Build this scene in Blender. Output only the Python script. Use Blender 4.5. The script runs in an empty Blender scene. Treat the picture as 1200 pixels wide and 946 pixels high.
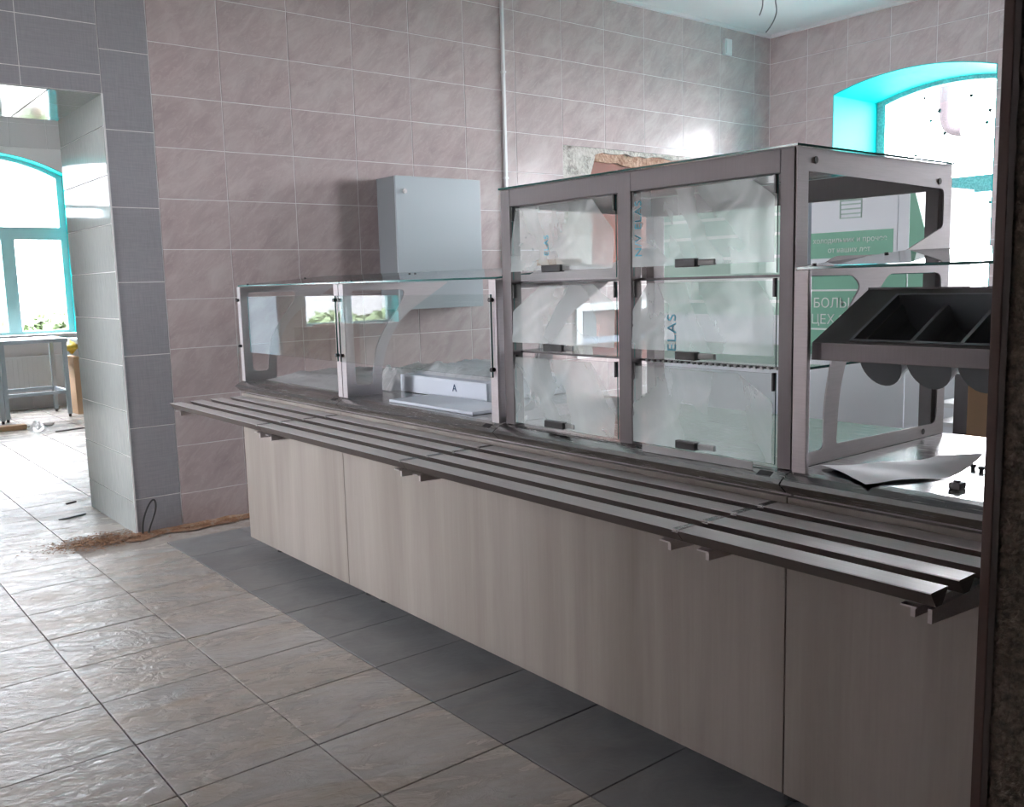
import bpy, bmesh, math, random
from mathutils import Vector, Matrix, noise
random.seed(7)
C = bpy.context.scene.collection
SC = bpy.context.scene
PI = math.pi

# ------------------------------------------------------------------ camera, sky, exposure
cam_d = bpy.data.cameras.new('camera')
cam = bpy.data.objects.new('camera', cam_d)
C.objects.link(cam)
AZ, PITCH, ROLL, FOC = -0.677068, 0.131297, -0.0255769, 1078.0
def cam_matrix():
    a, p, r = AZ, PITCH, ROLL
    M = Matrix(((math.cos(a), math.sin(a), 0), (0, 0, -1), (-math.sin(a), math.cos(a), 0)))
    Rp = Matrix(((1, 0, 0), (0, math.cos(p), -math.sin(p)), (0, math.sin(p), math.cos(p))))
    Rr = Matrix(((math.cos(r), -math.sin(r), 0), (math.sin(r), math.cos(r), 0), (0, 0, 1)))
    W = Rr @ Rp @ M
    B = Matrix((W[0], -W[1], -W[2]))
    return Matrix.Translation((0, 0, 1.3)) @ B.transposed().to_4x4()
cam.matrix_world = cam_matrix()
cam_d.sensor_fit = 'HORIZONTAL'
cam_d.sensor_width = 36.0
cam_d.lens = FOC / 1200 * 36.0
cam_d.clip_start = 0.02
SC.camera = cam

SKY = 64.0
world = bpy.data.worlds.new('overcast_sky')
SC.world = world
world.use_nodes = True
bgn = world.node_tree.nodes['Background']
bgn.inputs[0].default_value = (0.97, 0.935, 1.0, 1)
bgn.inputs[1].default_value = SKY
SC.view_settings.view_transform = 'Standard'
SC.view_settings.look = 'None'
SC.view_settings.gamma = 1.0
SC.view_settings.use_curve_mapping = False
SC.view_settings.exposure = 0.33
SC.cycles.max_bounces = 14
SC.cycles.diffuse_bounces = 8
SC.cycles.glossy_bounces = 6
SC.cycles.transparent_max_bounces = 32
SC.cycles.caustics_reflective = False
SC.cycles.caustics_refractive = False
SC.cycles.sample_clamp_indirect = 6.0
SC.cycles.blur_glossy = 0.5

XL_P = -2.7
def portal(name, loc, rot, sx, sy):
    l = bpy.data.lights.new(name, 'AREA')
    l.shape = 'RECTANGLE'; l.size = sx; l.size_y = sy
    l.cycles.is_portal = True
    o = bpy.data.objects.new(name, l); C.objects.link(o)
    o.location = loc; o.rotation_euler = rot
# daylight portals in the window openings (they emit nothing themselves, they only guide the sky light)
portal('daylight_portal', (7.83, 3.77, 1.85), (0, PI/2, 0), 2.2, 1.35)
portal('daylight_portal', (7.83, 1.25, 1.85), (0, PI/2, 0), 2.2, 1.75)
portal('daylight_portal', (XL_P - .52, 4.40, 1.85), (0, -PI/2, 0), 2.1, 1.3)
for px in (2.0, -0.5, -3.05):
    portal('daylight_portal', (px, 11.98, 1.85), (-PI/2, 0, 0), 1.8, 2.3)

# ------------------------------------------------------------------ materials
MATS = {}
def new_mat(name):
    m = bpy.data.materials.new(name); m.use_nodes = True
    MATS[name] = m
    nt = m.node_tree
    return m, nt, nt.nodes, nt.links, nt.nodes['Principled BSDF']
def simple(name, col, rough=0.5, metal=0.0, spec=0.5):
    m, nt, N, L, P = new_mat(name)
    P.inputs['Base Color'].default_value = (*col, 1)
    P.inputs['Roughness'].default_value = rough
    P.inputs['Metallic'].default_value = metal
    P.inputs['Specular IOR Level'].default_value = spec
    return m
def noise_node(N, L, vec, scale, detail=4, rough=0.55, dist=0.0):
    n = N.new('ShaderNodeTexNoise')
    n.inputs['Scale'].default_value = scale
    n.inputs['Detail'].default_value = detail
    n.inputs['Roughness'].default_value = rough
    n.inputs['Distortion'].default_value = dist
    L.new(vec, n.inputs['Vector'])
    return n
def ramp(N, L, fac, stops):
    r = N.new('ShaderNodeValToRGB')
    e = r.color_ramp.elements
    while len(e) < len(stops): e.new(0.5)
    for i, (p, c) in enumerate(stops):
        e[i].position = p
        e[i].color = (*c, 1) if len(c) == 3 else c
    L.new(fac, r.inputs['Fac'])
    return r
def mapped_pos(N, L, scale=(1, 1, 1), rot=(0, 0, 0), jitter=0.0):
    g = N.new('ShaderNodeNewGeometry')
    out = g.outputs['Position']
    if jitter:
        oi = N.new('ShaderNodeObjectInfo')
        mu = N.new('ShaderNodeMath'); mu.operation = 'MULTIPLY'; mu.inputs[1].default_value = jitter
        L.new(oi.outputs['Random'], mu.inputs[0])
        ad = N.new('ShaderNodeVectorMath'); ad.operation = 'ADD'
        L.new(out, ad.inputs[0]); L.new(mu.outputs[0], ad.inputs[1])
        out = ad.outputs[0]
    if any(rot):
        mr_ = N.new('ShaderNodeMapping'); mr_.inputs['Rotation'].default_value = rot
        L.new(out, mr_.inputs['Vector']); out = mr_.outputs['Vector']
    mp = N.new('ShaderNodeMapping')
    mp.inputs['Scale'].default_value = scale
    L.new(out, mp.inputs['Vector'])
    return mp.outputs['Vector']
def mixcol(N, L, fac, a, b, mode='MIX'):
    m = N.new('ShaderNodeMix'); m.data_type = 'RGBA'; m.blend_type = mode
    for s, v in ((m.inputs[0], fac), (m.inputs[6], a), (m.inputs[7], b)):
        if hasattr(v, 'is_linked'): L.new(v, s)
        elif isinstance(v, (int, float)): s.default_value = v
        else: s.default_value = (*v, 1)
    return m.outputs[2]
def bump(N, L, P, height, strength, dist=0.01):
    b = N.new('ShaderNodeBump')
    b.inputs['Strength'].default_value = strength
    b.inputs['Distance'].default_value = dist
    L.new(height, b.inputs['Height'])
    L.new(b.outputs['Normal'], P.inputs['Normal'])
    return b

def make_tile(name, dark, mid, light, rot, rough=0.13, relief=0.04):
    m, nt, N, L, P = new_mat(name)
    v = mapped_pos(N, L, (1.0, 1.0, 2.6), rot, 30.0)
    n = noise_node(N, L, v, 4.2, 6, 0.62, 0.6)
    r = ramp(N, L, n.outputs['Fac'], [(0.30, dark), (0.5, mid), (0.72, light)])
    n2 = noise_node(N, L, v, 13, 6, 0.7, 1.3)
    r2 = ramp(N, L, n2.outputs['Fac'], [(0.52, (0, 0, 0)), (0.62, (0.5, 0.5, 0.5)), (0.66, (0, 0, 0))])
    c = mixcol(N, L, r2.outputs['Color'], r.outputs['Color'], light)
    L.new(c, P.inputs['Base Color'])
    P.inputs['Roughness'].default_value = rough
    P.inputs['Specular IOR Level'].default_value = 0.06
    n3 = noise_node(N, L, mapped_pos(N, L, (1, 1, 1), (0, 0, 0), 30.0), 5, 2)
    bump(N, L, P, n3.outputs['Fac'], relief, 0.01)
    return m
make_tile('tile_pink', (0.43, 0.352, 0.35), (0.495, 0.415, 0.412), (0.58, 0.51, 0.50), (0, 0.75, 0))
make_tile('tile_pink_side', (0.43, 0.352, 0.35), (0.495, 0.415, 0.412), (0.58, 0.51, 0.50), (0.75, 0, 0))

m, nt, N, L, P = new_mat('tile_grey')        # border tiles, fine woven grain
v = mapped_pos(N, L, (60, 60, 4), (0, 0, 0), 20.0)
n = noise_node(N, L, v, 3, 4)
v2 = mapped_pos(N, L, (4, 4, 60), (0, 0, 0), 20.0)
n2 = noise_node(N, L, v2, 3, 4)
c = mixcol(N, L, 0.5, n.outputs['Fac'], n2.outputs['Fac'])
r = ramp(N, L, c, [(0.3, (0.29, 0.285, 0.305)), (0.7, (0.375, 0.365, 0.39))])
L.new(r.outputs['Color'], P.inputs['Base Color'])
P.inputs['Roughness'].default_value = 0.22
m, nt, N, L, P = new_mat('tile_grey_gloss')  # reveal tiles, polished
r = ramp(N, L, noise_node(N, L, mapped_pos(N, L, (30, 30, 4), (0, 0, 0), 20.0), 3, 4).outputs['Fac'], [(0.3, (0.345, 0.375, 0.365)), (0.7, (0.425, 0.45, 0.44))])
L.new(r.outputs['Color'], P.inputs['Base Color'])
P.inputs['Roughness'].default_value = 0.05
P.inputs['Specular IOR Level'].default_value = 0.42
bump(N, L, P, noise_node(N, L, mapped_pos(N, L), 6, 2).outputs['Fac'], 0.03, 0.01)

simple('grout', (0.76, 0.74, 0.74), 0.8)
simple('grout_floor', (0.30, 0.275, 0.245), 0.9)
m, nt, N, L, P = new_mat('screed')
v = mapped_pos(N, L)
r = ramp(N, L, noise_node(N, L, v, 9, 8, 0.7).outputs['Fac'], [(0.3, (0.24, 0.20, 0.17)), (0.7, (0.44, 0.40, 0.37))])
L.new(r.outputs['Color'], P.inputs['Base Color']); P.inputs['Roughness'].default_value = 0.95
bump(N, L, P, noise_node(N, L, v, 60, 6).outputs['Fac'], 0.5, 0.01)

def make_floor(name, base_a, base_b, dust, dust_lo, dust_hi, rough_a, rough_b, relief):
    m, nt, N, L, P = new_mat(name)
    v = mapped_pos(N, L, (1, 1, 1), (0, 0, 0.35), 9.0)
    vs = mapped_pos(N, L, (0.7, 2.2, 1), (0, 0, 0.25), 0.0)
    n = noise_node(N, L, v, 5, 6, 0.6, 0.8)
    r = ramp(N, L, n.outputs['Fac'], [(0.3, base_a), (0.7, base_b)])
    nd = noise_node(N, L, vs, 2.4, 8, 0.68, 1.0)
    rd = ramp(N, L, nd.outputs['Fac'], [(dust_lo, (0, 0, 0)), (dust_hi, (1, 1, 1))])
    c = mixcol(N, L, rd.outputs['Color'], r.outputs['Color'], dust)
    ns = noise_node(N, L, vs, 11, 8, 0.75, 0.5)
    rs = ramp(N, L, ns.outputs['Fac'], [(0.60, (0, 0, 0)), (0.78, (0.6, 0.6, 0.6))])
    c = mixcol(N, L, rs.outputs['Color'], c, (0.20, 0.155, 0.12))
    L.new(c, P.inputs['Base Color'])
    mr = N.new('ShaderNodeMapRange')
    L.new(nd.outputs['Fac'], mr.inputs['Value'])
    mr.inputs['From Min'].default_value = 0.3; mr.inputs['From Max'].default_value = 0.7
    mr.inputs['To Min'].default_value = rough_a; mr.inputs['To Max'].default_value = rough_b
    L.new(mr.outputs[0], P.inputs['Roughness'])
    P.inputs['Specular IOR Level'].default_value = 0.75
    nb = noise_node(N, L, mapped_pos(N, L, (1.0, 1.7, 1), (0, 0, 0.5), 5.0), 11, 5, 0.55, 1.6)
    bump(N, L, P, nb.outputs['Fac'], relief, 0.02)
make_floor('floor_dusty', (0.47, 0.46, 0.45), (0.56, 0.545, 0.525), (0.43, 0.365, 0.295), 0.40, 0.70, 0.12, 0.38, 0.38)
make_floor('floor_slate', (0.19, 0.195, 0.20), (0.27, 0.275, 0.28), (0.30, 0.28, 0.26), 0.50, 0.80, 0.35, 0.6, 0.12)

m, nt, N, L, P = new_mat('plaster')
v = mapped_pos(N, L)
r = ramp(N, L, noise_node(N, L, v, 14, 10, 0.75, 0.5).outputs['Fac'], [(0.35, (0.22, 0.2, 0.18)), (0.5, (0.55, 0.52, 0.48)), (0.7, (0.68, 0.65, 0.61))])
L.new(r.outputs['Color'], P.inputs['Base Color']); P.inputs['Roughness'].default_value = 0.95
bump(N, L, P, noise_node(N, L, v, 40, 8).outputs['Fac'], 0.9, 0.02)
m, nt, N, L, P = new_mat('mortar_brown')
v = mapped_pos(N, L)
r = ramp(N, L, noise_node(N, L, v, 18, 10, 0.75, 0.5).outputs['Fac'], [(0.35, (0.22, 0.11, 0.07)), (0.55, (0.45, 0.30, 0.22)), (0.7, (0.52, 0.40, 0.32))])
L.new(r.outputs['Color'], P.inputs['Base Color']); P.inputs['Roughness'].default_value = 0.95
bump(N, L, P, noise_node(N, L, v, 40, 8).outputs['Fac'], 0.9, 0.02)
simple('brick_red', (0.24, 0.10, 0.08), 0.8)
m, nt, N, L, P = new_mat('rough_plaster_dark')
v = mapped_pos(N, L)
r = ramp(N, L, noise_node(N, L, v, 60, 10, 0.75).outputs['Fac'], [(0.35, (0.04, 0.03, 0.022)), (0.65, (0.14, 0.11, 0.085))])
L.new(r.outputs['Color'], P.inputs['Base Color']); P.inputs['Roughness'].default_value = 1.0
bump(N, L, P, noise_node(N, L, v, 90, 8).outputs['Fac'], 1.0, 0.01)

def make_steel(name, col, rough, stretch, metal=1.0):
    m, nt, N, L, P = new_mat(name)
    v = mapped_pos(N, L, stretch)
    n = noise_node(N, L, v, 6, 5, 0.6)
    r = ramp(N, L, n.outputs['Fac'], [(0.3, tuple(x * 0.88 for x in col)), (0.7, col)])
    L.new(r.outputs['Color'], P.inputs['Base Color'])
    P.inputs['Metallic'].default_value = metal
    mr = N.new('ShaderNodeMapRange'); L.new(n.outputs['Fac'], mr.inputs['Value'])
    mr.inputs['To Min'].default_value = rough - 0.06; mr.inputs['To Max'].default_value = rough + 0.06
    L.new(mr.outputs[0], P.inputs['Roughness'])
make_steel('steel', (0.66, 0.62, 0.62), 0.46, (40, 2, 40))
make_steel('steel_plate', (0.60, 0.565, 0.58), 0.48, (3, 3, 60), 0.7)
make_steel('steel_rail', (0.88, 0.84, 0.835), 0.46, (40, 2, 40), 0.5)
make_steel('steel_top', (0.54, 0.535, 0.53), 0.26, (40, 2, 40))
make_steel('steel_post', (0.155, 0.143, 0.146), 0.48, (60, 60, 2))
simple('steel_blue', (0.40, 0.46, 0.50), 0.4, 0.9)

simple('rail_side_shade', (0.13, 0.108, 0.102), 0.5, 0.4)  # dark brown rail flanks, shade in the gaps put into the colour
m, nt, N, L, P = new_mat('laminate')         # pale oak-look laminate, vertical grain
v = mapped_pos(N, L, (5.5, 5.5, 0.4))
n = noise_node(N, L, v, 1.0, 6, 0.6, 0.4)
r = ramp(N, L, n.outputs['Fac'], [(0.30, (0.265, 0.230, 0.202)), (0.5, (0.335, 0.297, 0.264)), (0.72, (0.40, 0.362, 0.326))])
n2 = noise_node(N, L, mapped_pos(N, L, (90, 90, 3)), 1.5, 4)
c = mixcol(N, L, 0.08, r.outputs['Color'], n2.outputs['Fac'], 'OVERLAY')
L.new(c, P.inputs['Base Color']); P.inputs['Roughness'].default_value = 0.42

def glass_shader(name, tint, f0, haze=0.0, haze_col=(0.85, 0.9, 0.9)):
    m = bpy.data.materials.new(name); m.use_nodes = True; MATS[name] = m
    nt = m.node_tree; N = nt.nodes; L = nt.links
    N.clear()
    out = N.new('ShaderNodeOutputMaterial')
    tr = N.new('ShaderNodeBsdfTransparent'); tr.inputs[0].default_value = (*tint, 1)
    gl = N.new('ShaderNodeBsdfGlossy'); gl.inputs['Roughness'].default_value = 0.0
    lw = N.new('ShaderNodeLayerWeight'); lw.inputs['Blend'].default_value = 0.5
    pw = N.new('ShaderNodeMath'); pw.operation = 'POWER'; pw.inputs[1].default_value = 5.0
    L.new(lw.outputs['Facing'], pw.inputs[0])
    ma = N.new('ShaderNodeMath'); ma.operation = 'MULTIPLY_ADD'; ma.inputs[1].default_value = 1 - f0; ma.inputs[2].default_value = f0
    L.new(pw.outputs[0], ma.inputs[0])
    mx = N.new('ShaderNodeMixShader')
    L.new(ma.outputs[0], mx.inputs[0]); L.new(tr.outputs[0], mx.inputs[1]); L.new(gl.outputs[0], mx.inputs[2])
    last = mx
    if haze:
        df = N.new('ShaderNodeBsdfDiffuse'); df.inputs[0].default_value = (*haze_col, 1)
        m2 = N.new('ShaderNodeMixShader'); m2.inputs[0].default_value = haze
        L.new(mx.outputs[0], m2.inputs[1]); L.new(df.outputs[0], m2.inputs[2]); last = m2
    L.new(last.outputs[0], out.inputs[0])
    return m
glass_shader('glass', (0.95, 0.972, 0.966), 0.06)
glass_shader('window_glass', (0.97, 0.99, 0.985), 0.045)
simple('glass_edge', (0.03, 0.13, 0.12), 0.1)

def film_shader(name, base, lo, hi, scale, tint=(0.9, 0.95, 0.95)):
    m = bpy.data.materials.new(name); m.use_nodes = True; MATS[name] = m
    nt = m.node_tree; N = nt.nodes; L = nt.links
    N.clear()
    out = N.new('ShaderNodeOutputMaterial')
    tr = N.new('ShaderNodeBsdfTransparent'); tr.inputs[0].default_value = (0.96, 0.98, 0.98, 1)
    gl = N.new('ShaderNodeBsdfGlossy'); gl.inputs['Roughness'].default_value = 0.25
    df = N.new('ShaderNodeBsdfDiffuse'); df.inputs[0].default_value = (*tint, 1)
    tl = N.new('ShaderNodeBsdfTranslucent'); tl.inputs[0].default_value = (*tint, 1)
    a = N.new('ShaderNodeMixShader'); a.inputs[0].default_value = 0.55
    L.new(df.outputs[0], a.inputs[1]); L.new(tl.outputs[0], a.inputs[2])
    b = N.new('ShaderNodeMixShader'); b.inputs[0].default_value = 0.22
    L.new(a.outputs[0], b.inputs[1]); L.new(gl.outputs[0], b.inputs[2])
    v = mapped_pos(N, L, (3, 3, 1), (0.5, 0.3, 0.2), 12.0)
    n = noise_node(N, L, v, scale, 5, 0.55, 0.7)
    mr = N.new('ShaderNodeMapRange'); L.new(n.outputs['Fac'], mr.inputs['Value'])
    mr.inputs['From Min'].default_value = 0.28; mr.inputs['From Max'].default_value = 0.76
    mr.inputs['To Min'].default_value = lo; mr.inputs['To Max'].default_value = hi
    lw = N.new('ShaderNodeLayerWeight'); lw.inputs['Blend'].default_value = 0.5
    pw = N.new('ShaderNodeMath'); pw.operation = 'POWER'; pw.inputs[1].default_value = 4.0
    L.new(lw.outputs['Facing'], pw.inputs[0])
    ad = N.new('ShaderNodeMath'); ad.operation = 'ADD'; ad.use_clamp = True
    L.new(pw.outputs[0], ad.inputs[0]); L.new(mr.outputs[0], ad.inputs[1])
    mx = N.new('ShaderNodeMixShader')
    L.new(ad.outputs[0], mx.inputs[0]); L.new(tr.outputs[0], mx.inputs[1]); L.new(b.outputs[0], mx.inputs[2])
    L.new(mx.outputs[0], out.inputs[0])
    return m
film_shader('film', 0.3, 0.25, 0.43, 1.9)
film_shader('film_wrap', 0.5, 0.62, 0.98, 6.0, (0.97, 0.975, 0.99))

m = bpy.data.materials.new('frosted_glass'); m.use_nodes = True; MATS['frosted_glass'] = m
m.node_tree.nodes.clear()
_o = m.node_tree.nodes.new('ShaderNodeOutputMaterial'); _t = m.node_tree.nodes.new('ShaderNodeBsdfTranslucent'); _t.inputs[0].default_value = (.33, .37, .39, 1)
m.node_tree.links.new(_t.outputs[0], _o.inputs[0])
simple('black_plastic', (0.02, 0.02, 0.022), 0.35)
simple('clear_clip', (0.45, 0.47, 0.47), 0.2)
simple('dark_grey_plastic', (0.16, 0.175, 0.19), 0.33)
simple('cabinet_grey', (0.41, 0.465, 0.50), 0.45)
simple('cabinet_side_shade', (0.20, 0.215, 0.23), 0.5)  # darker than the door: shade on the cabinet's flank put into the colour
simple('ceiling_white', (0.80, 0.82, 0.83), 0.9)
simple('white_paint', (0.82, 0.82, 0.82), 0.5)
simple('white_plastic', (0.78, 0.79, 0.80), 0.4)
m, nt, N, L, P = new_mat('aqua')
r = ramp(N, L, noise_node(N, L, mapped_pos(N, L), 5, 3).outputs['Fac'], [(0.3, (0.0, 0.36, 0.365)), (0.7, (0.0, 0.42, 0.42))])
L.new(r.outputs['Color'], P.inputs['Base Color']); P.inputs['Roughness'].default_value = 0.6; P.inputs['Specular IOR Level'].default_value = 0.08
m, nt, N, L, P = new_mat('frame_film')       # window frame still under printed teal film
r = ramp(N, L, noise_node(N, L, mapped_pos(N, L), 70, 3).outputs['Fac'], [(0.42, (0.13, 0.25, 0.26)), (0.6, (0.24, 0.37, 0.375))])
L.new(r.outputs['Color'], P.inputs['Base Color']); P.inputs['Roughness'].default_value = 0.35
simple('frame_teal', (0.40, 0.66, 0.68), 0.4)
simple('tile_pale', (0.60, 0.585, 0.59), 0.25)
simple('carton_green', (0.20, 0.46, 0.33), 0.55)
simple('carton_green_light', (0.46, 0.65, 0.56), 0.55)
simple('carton_white', (0.82, 0.86, 0.90), 0.55)
simple('print_white', (0.80, 0.86, 0.83), 0.6)
simple('print_icon', (0.42, 0.55, 0.50), 0.6)
simple('print_blue', (0.05, 0.36, 0.50), 0.5)
simple('print_navy', (0.03, 0.07, 0.16), 0.5)
simple('paper', (0.95, 0.95, 0.97), 0.8, 0, 0.2)
simple('package_white', (0.66, 0.71, 0.79), 0.35)
simple('dark_wood', (0.022, 0.012, 0.010), 0.6)
simple('dark_wood_edge', (0.045, 0.018, 0.013), 0.6)
simple('cardboard', (0.42, 0.28, 0.17), 0.85)
simple('yellow', (0.75, 0.52, 0.05), 0.5)
simple('offcut_wood', (0.42, 0.26, 0.15), 0.8)
m, nt, N, L, P = new_mat('sawdust')
v = mapped_pos(N, L)
r = ramp(N, L, noise_node(N, L, v, 16, 8, 0.75, 0.5).outputs['Fac'], [(0.36, (0.20, 0.10, 0.055)), (0.52, (0.30, 0.17, 0.10)), (0.66, (0.33, 0.29, 0.26))])
L.new(r.outputs['Color'], P.inputs['Base Color']); P.inputs['Roughness'].default_value = 1.0
simple('debris_grey', (0.30, 0.28, 0.26), 0.9)
simple('dark_brown_panel', (0.035, 0.028, 0.03), 0.5)
simple('hatch_pink', (0.55, 0.30, 0.27), 0.6)
simple('hatch_blue', (0.34, 0.38, 0.46), 0.6)
simple('hatch_grey', (0.30, 0.32, 0.34), 0.6)
simple('leaf', (0.085, 0.125, 0.055), 0.6)
simple('bark', (0.10, 0.07, 0.05), 0.9)
simple('ground_grass', (0.30, 0.30, 0.28), 0.95)
simple('pipe_outside', (0.017, 0.014, 0.0155), 0.7, 0.0, 0.1)
simple('facade_pale', (0.80, 0.81, 0.84), 0.9)
simple('speck', (0.015, 0.017, 0.018), 0.8)
simple('fridge_white', (0.72, 0.75, 0.77), 0.35)
simple('cable_grey', (0.20, 0.20, 0.21), 0.6)

# ------------------------------------------------------------------ helpers
def link(name, me, parent=None, kind=None):
    o = bpy.data.objects.new(name, me); C.objects.link(o)
    if parent is not None: o.parent = parent
    if kind: o['kind'] = kind
    return o
def obj(name, bm, mats, parent=None, kind=None, smooth=False):
    me = bpy.data.meshes.new(name)
    bmesh.ops.recalc_face_normals(bm, faces=bm.faces[:])
    bm.to_mesh(me); bm.free()
    for mm in (mats if isinstance(mats, (list, tuple)) else [mats]):
        me.materials.append(MATS[mm])
    if smooth:
        for p in me.polygons: p.use_smooth = True
    return link(name, me, parent, kind)
def raw(name, verts, faces, mats, parent=None, kind=None, idx=None, smooth=False):
    me = bpy.data.meshes.new(name)
    me.from_pydata(verts, [], faces)
    for mm in (mats if isinstance(mats, (list, tuple)) else [mats]):
        me.materials.append(MATS[mm])
    if idx:
        for p, i in zip(me.polygons, idx): p.material_index = i
    if smooth:
        for p in me.polygons: p.use_smooth = True
    me.update()
    return link(name, me, parent, kind)
def tag(o, label, cat, group=None, kind=None):
    o['label'] = label; o['category'] = cat
    if group: o['group'] = group
    if kind: o['kind'] = kind
    return o
def thing(name, label, cat, loc=(0, 0, 0), rotz=0, group=None, kind=None):
    o = bpy.data.objects.new(name, None); C.objects.link(o)
    o.location = loc; o.rotation_euler = (0, 0, rotz); o.empty_display_size = 0.1
    return tag(o, label, cat, group, kind)
def struct(o, label, cat):
    return tag(o, label, cat, None, 'structure')
def box(bm, x0, x1, y0, y1, z0, z1, bev=0.0, mi=0):
    vs = [bm.verts.new(p) for p in ((x0, y0, z0), (x1, y0, z0), (x1, y1, z0), (x0, y1, z0), (x0, y0, z1), (x1, y0, z1), (x1, y1, z1), (x0, y1, z1))]
    fs = [bm.faces.new([vs[i] for i in f]) for f in ((3, 2, 1, 0), (4, 5, 6, 7), (0, 1, 5, 4), (1, 2, 6, 5), (2, 3, 7, 6), (3, 0, 4, 7))]
    for f in fs: f.material_index = mi
    if bev:
        es = list({e for f in fs for e in f.edges})
        bmesh.ops.bevel(bm, geom=es, offset=bev, segments=2, profile=0.7, affect='EDGES', clamp_overlap=True)
    return vs
def obox(name, x0, x1, y0, y1, z0, z1, mat, parent=None, bev=0.0, kind=None):
    bm = bmesh.new(); box(bm, x0, x1, y0, y1, z0, z1, bev)
    return obj(name, bm, mat, parent, kind)
def prism(bm, pts, f, d0, d1, mi=0):
    """pts: 2-D outline; f(a, b, d) -> point. Extrudes between d0 and d1."""
    lo = [bm.verts.new(f(a, b, d0)) for a, b in pts]
    hi = [bm.verts.new(f(a, b, d1)) for a, b in pts]
    n = len(pts); fs = [bm.faces.new(lo[::-1]), bm.faces.new(hi)]
    for i in range(n):
        fs.append(bm.faces.new((lo[i], lo[(i + 1) % n], hi[(i + 1) % n], hi[i])))
    for q in fs: q.material_index = mi
    return fs
def plate(outer, holes, f, d0, d1):
    """flat plate with holes, extruded."""
    bm = bmesh.new()
    es = []
    for loop in [outer] + holes:
        vs = [bm.verts.new(f(a, b, d0)) for a, b in loop]
        for i in range(len(vs)): es.append(bm.edges.new((vs[i], vs[(i + 1) % len(vs)])))
    bmesh.ops.triangle_fill(bm, use_beauty=True, edges=es)
    off = Vector(f(0, 0, d1)) - Vector(f(0, 0, d0))
    r = bmesh.ops.extrude_face_region(bm, geom=bm.faces[:], use_keep_orig=True)
    bmesh.ops.translate(bm, verts=[e for e in r['geom'] if isinstance(e, bmesh.types.BMVert)], vec=off)
    return bm
def rounded(pts, rad, seg=4):
    out = []
    n = len(pts)
    for i in range(n):
        p = Vector(pts[i]); a = Vector(pts[i - 1]); b = Vector(pts[(i + 1) % n])
        r = rad[i] if isinstance(rad, (list, tuple)) else rad
        if r <= 0: out.append(tuple(p)); continue
        da = (a - p).normalized(); db = (b - p).normalized()
        r1 = min(r, (a - p).length * 0.45, (b - p).length * 0.45)
        s, e = p + da * r1, p + db * r1
        for k in range(seg + 1):
            t = k / seg
            out.append(tuple((1 - t) ** 2 * s + 2 * t * (1 - t) * p + t * t * e))
    return out
def cyl(bm, p, q, r, seg=12, r2=None):
    p, q = Vector(p), Vector(q)
    d = q - p
    M = Matrix.Translation((p + q) / 2) @ d.to_track_quat('Z', 'Y').to_matrix().to_4x4()
    bmesh.ops.create_cone(bm, cap_ends=True, segments=seg, radius1=r, radius2=r if r2 is None else r2, depth=d.length, matrix=M)
def tube(name, pts, r, mat, parent=None, cyclic=False, res=3):
    cu = bpy.data.curves.new(name, 'CURVE'); cu.dimensions = '3D'
    cu.bevel_depth = r; cu.bevel_resolution = res; cu.use_fill_caps = True
    s = cu.splines.new('NURBS'); s.points.add(len(pts) - 1)
    for i, p in enumerate(pts): s.points[i].co = (*p, 1)
    s.order_u = 4; s.use_endpoint_u = not cyclic; s.use_cyclic_u = cyclic
    tmp = bpy.data.objects.new(name, cu); C.objects.link(tmp)
    dg = bpy.context.evaluated_depsgraph_get()
    me = bpy.data.meshes.new_from_object(tmp.evaluated_get(dg))
    bpy.data.objects.remove(tmp)
    me.materials.clear(); me.materials.append(MATS[mat])
    for p in me.polygons: p.use_smooth = True
    return link(name, me, parent)
def lettering(name, text, size, M, mat, parent, align='CENTER', spacing=1.0):
    cu = bpy.data.curves.new(name, 'FONT')
    cu.body = text; cu.size = size; cu.align_x = align; cu.extrude = 0.0006; cu.space_character = spacing
    tmp = bpy.data.objects.new(name, cu); C.objects.link(tmp)
    dg = bpy.context.evaluated_depsgraph_get()
    me = bpy.data.meshes.new_from_object(tmp.evaluated_get(dg))
    bpy.data.objects.remove(tmp)
    me.transform(M)
    me.materials.clear(); me.materials.append(MATS[mat])
    return link(name, me, parent)
def grid_surface(f, nu, nv):
    vs = [f(i / nu, j / nv) for j in range(nv + 1) for i in range(nu + 1)]
    fs = [(j * (nu + 1) + i, j * (nu + 1) + i + 1, (j + 1) * (nu + 1) + i + 1, (j + 1) * (nu + 1) + i) for j in range(nv) for i in range(nu)]
    return vs, fs

# ------------------------------------------------------------------ tiles
TILE_CACHE = {}
def tile_mesh(w, h, t, mat, cham=0.0012):
    key = (round(w, 3), round(h, 3), round(t, 4), mat)
    if key in TILE_CACHE: return TILE_CACHE[key]
    a, b = w / 2, h / 2
    c = cham
    v = [(-a, -b, 0), (a, -b, 0), (a, b, 0), (-a, b, 0), (-a, -b, t - c), (a, -b, t - c), (a, b, t - c), (-a, b, t - c),
         (-a + c, -b + c, t), (a - c, -b + c, t), (a - c, b - c, t), (-a + c, b - c, t)]
    f = [(8, 9, 10, 11)]
    for i in range(4):
        j = (i + 1) % 4
        f += [(i, j, 4 + j, 4 + i), (4 + i, 4 + j, 8 + j, 8 + i)]
    me = bpy.data.meshes.new('tile'); me.from_pydata(v, [], f); me.materials.append(MATS[mat]); me.update()
    TILE_CACHE[key] = me
    return me
def frame_matrix(U, V, O):
    U, V = Vector(U), Vector(V); Nn = U.cross(V)
    M = Matrix.Identity(4)
    for i in range(3):
        M[i][0] = U[i]; M[i][1] = V[i]; M[i][2] = Nn[i]; M[i][3] = O[i]
    return M
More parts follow.
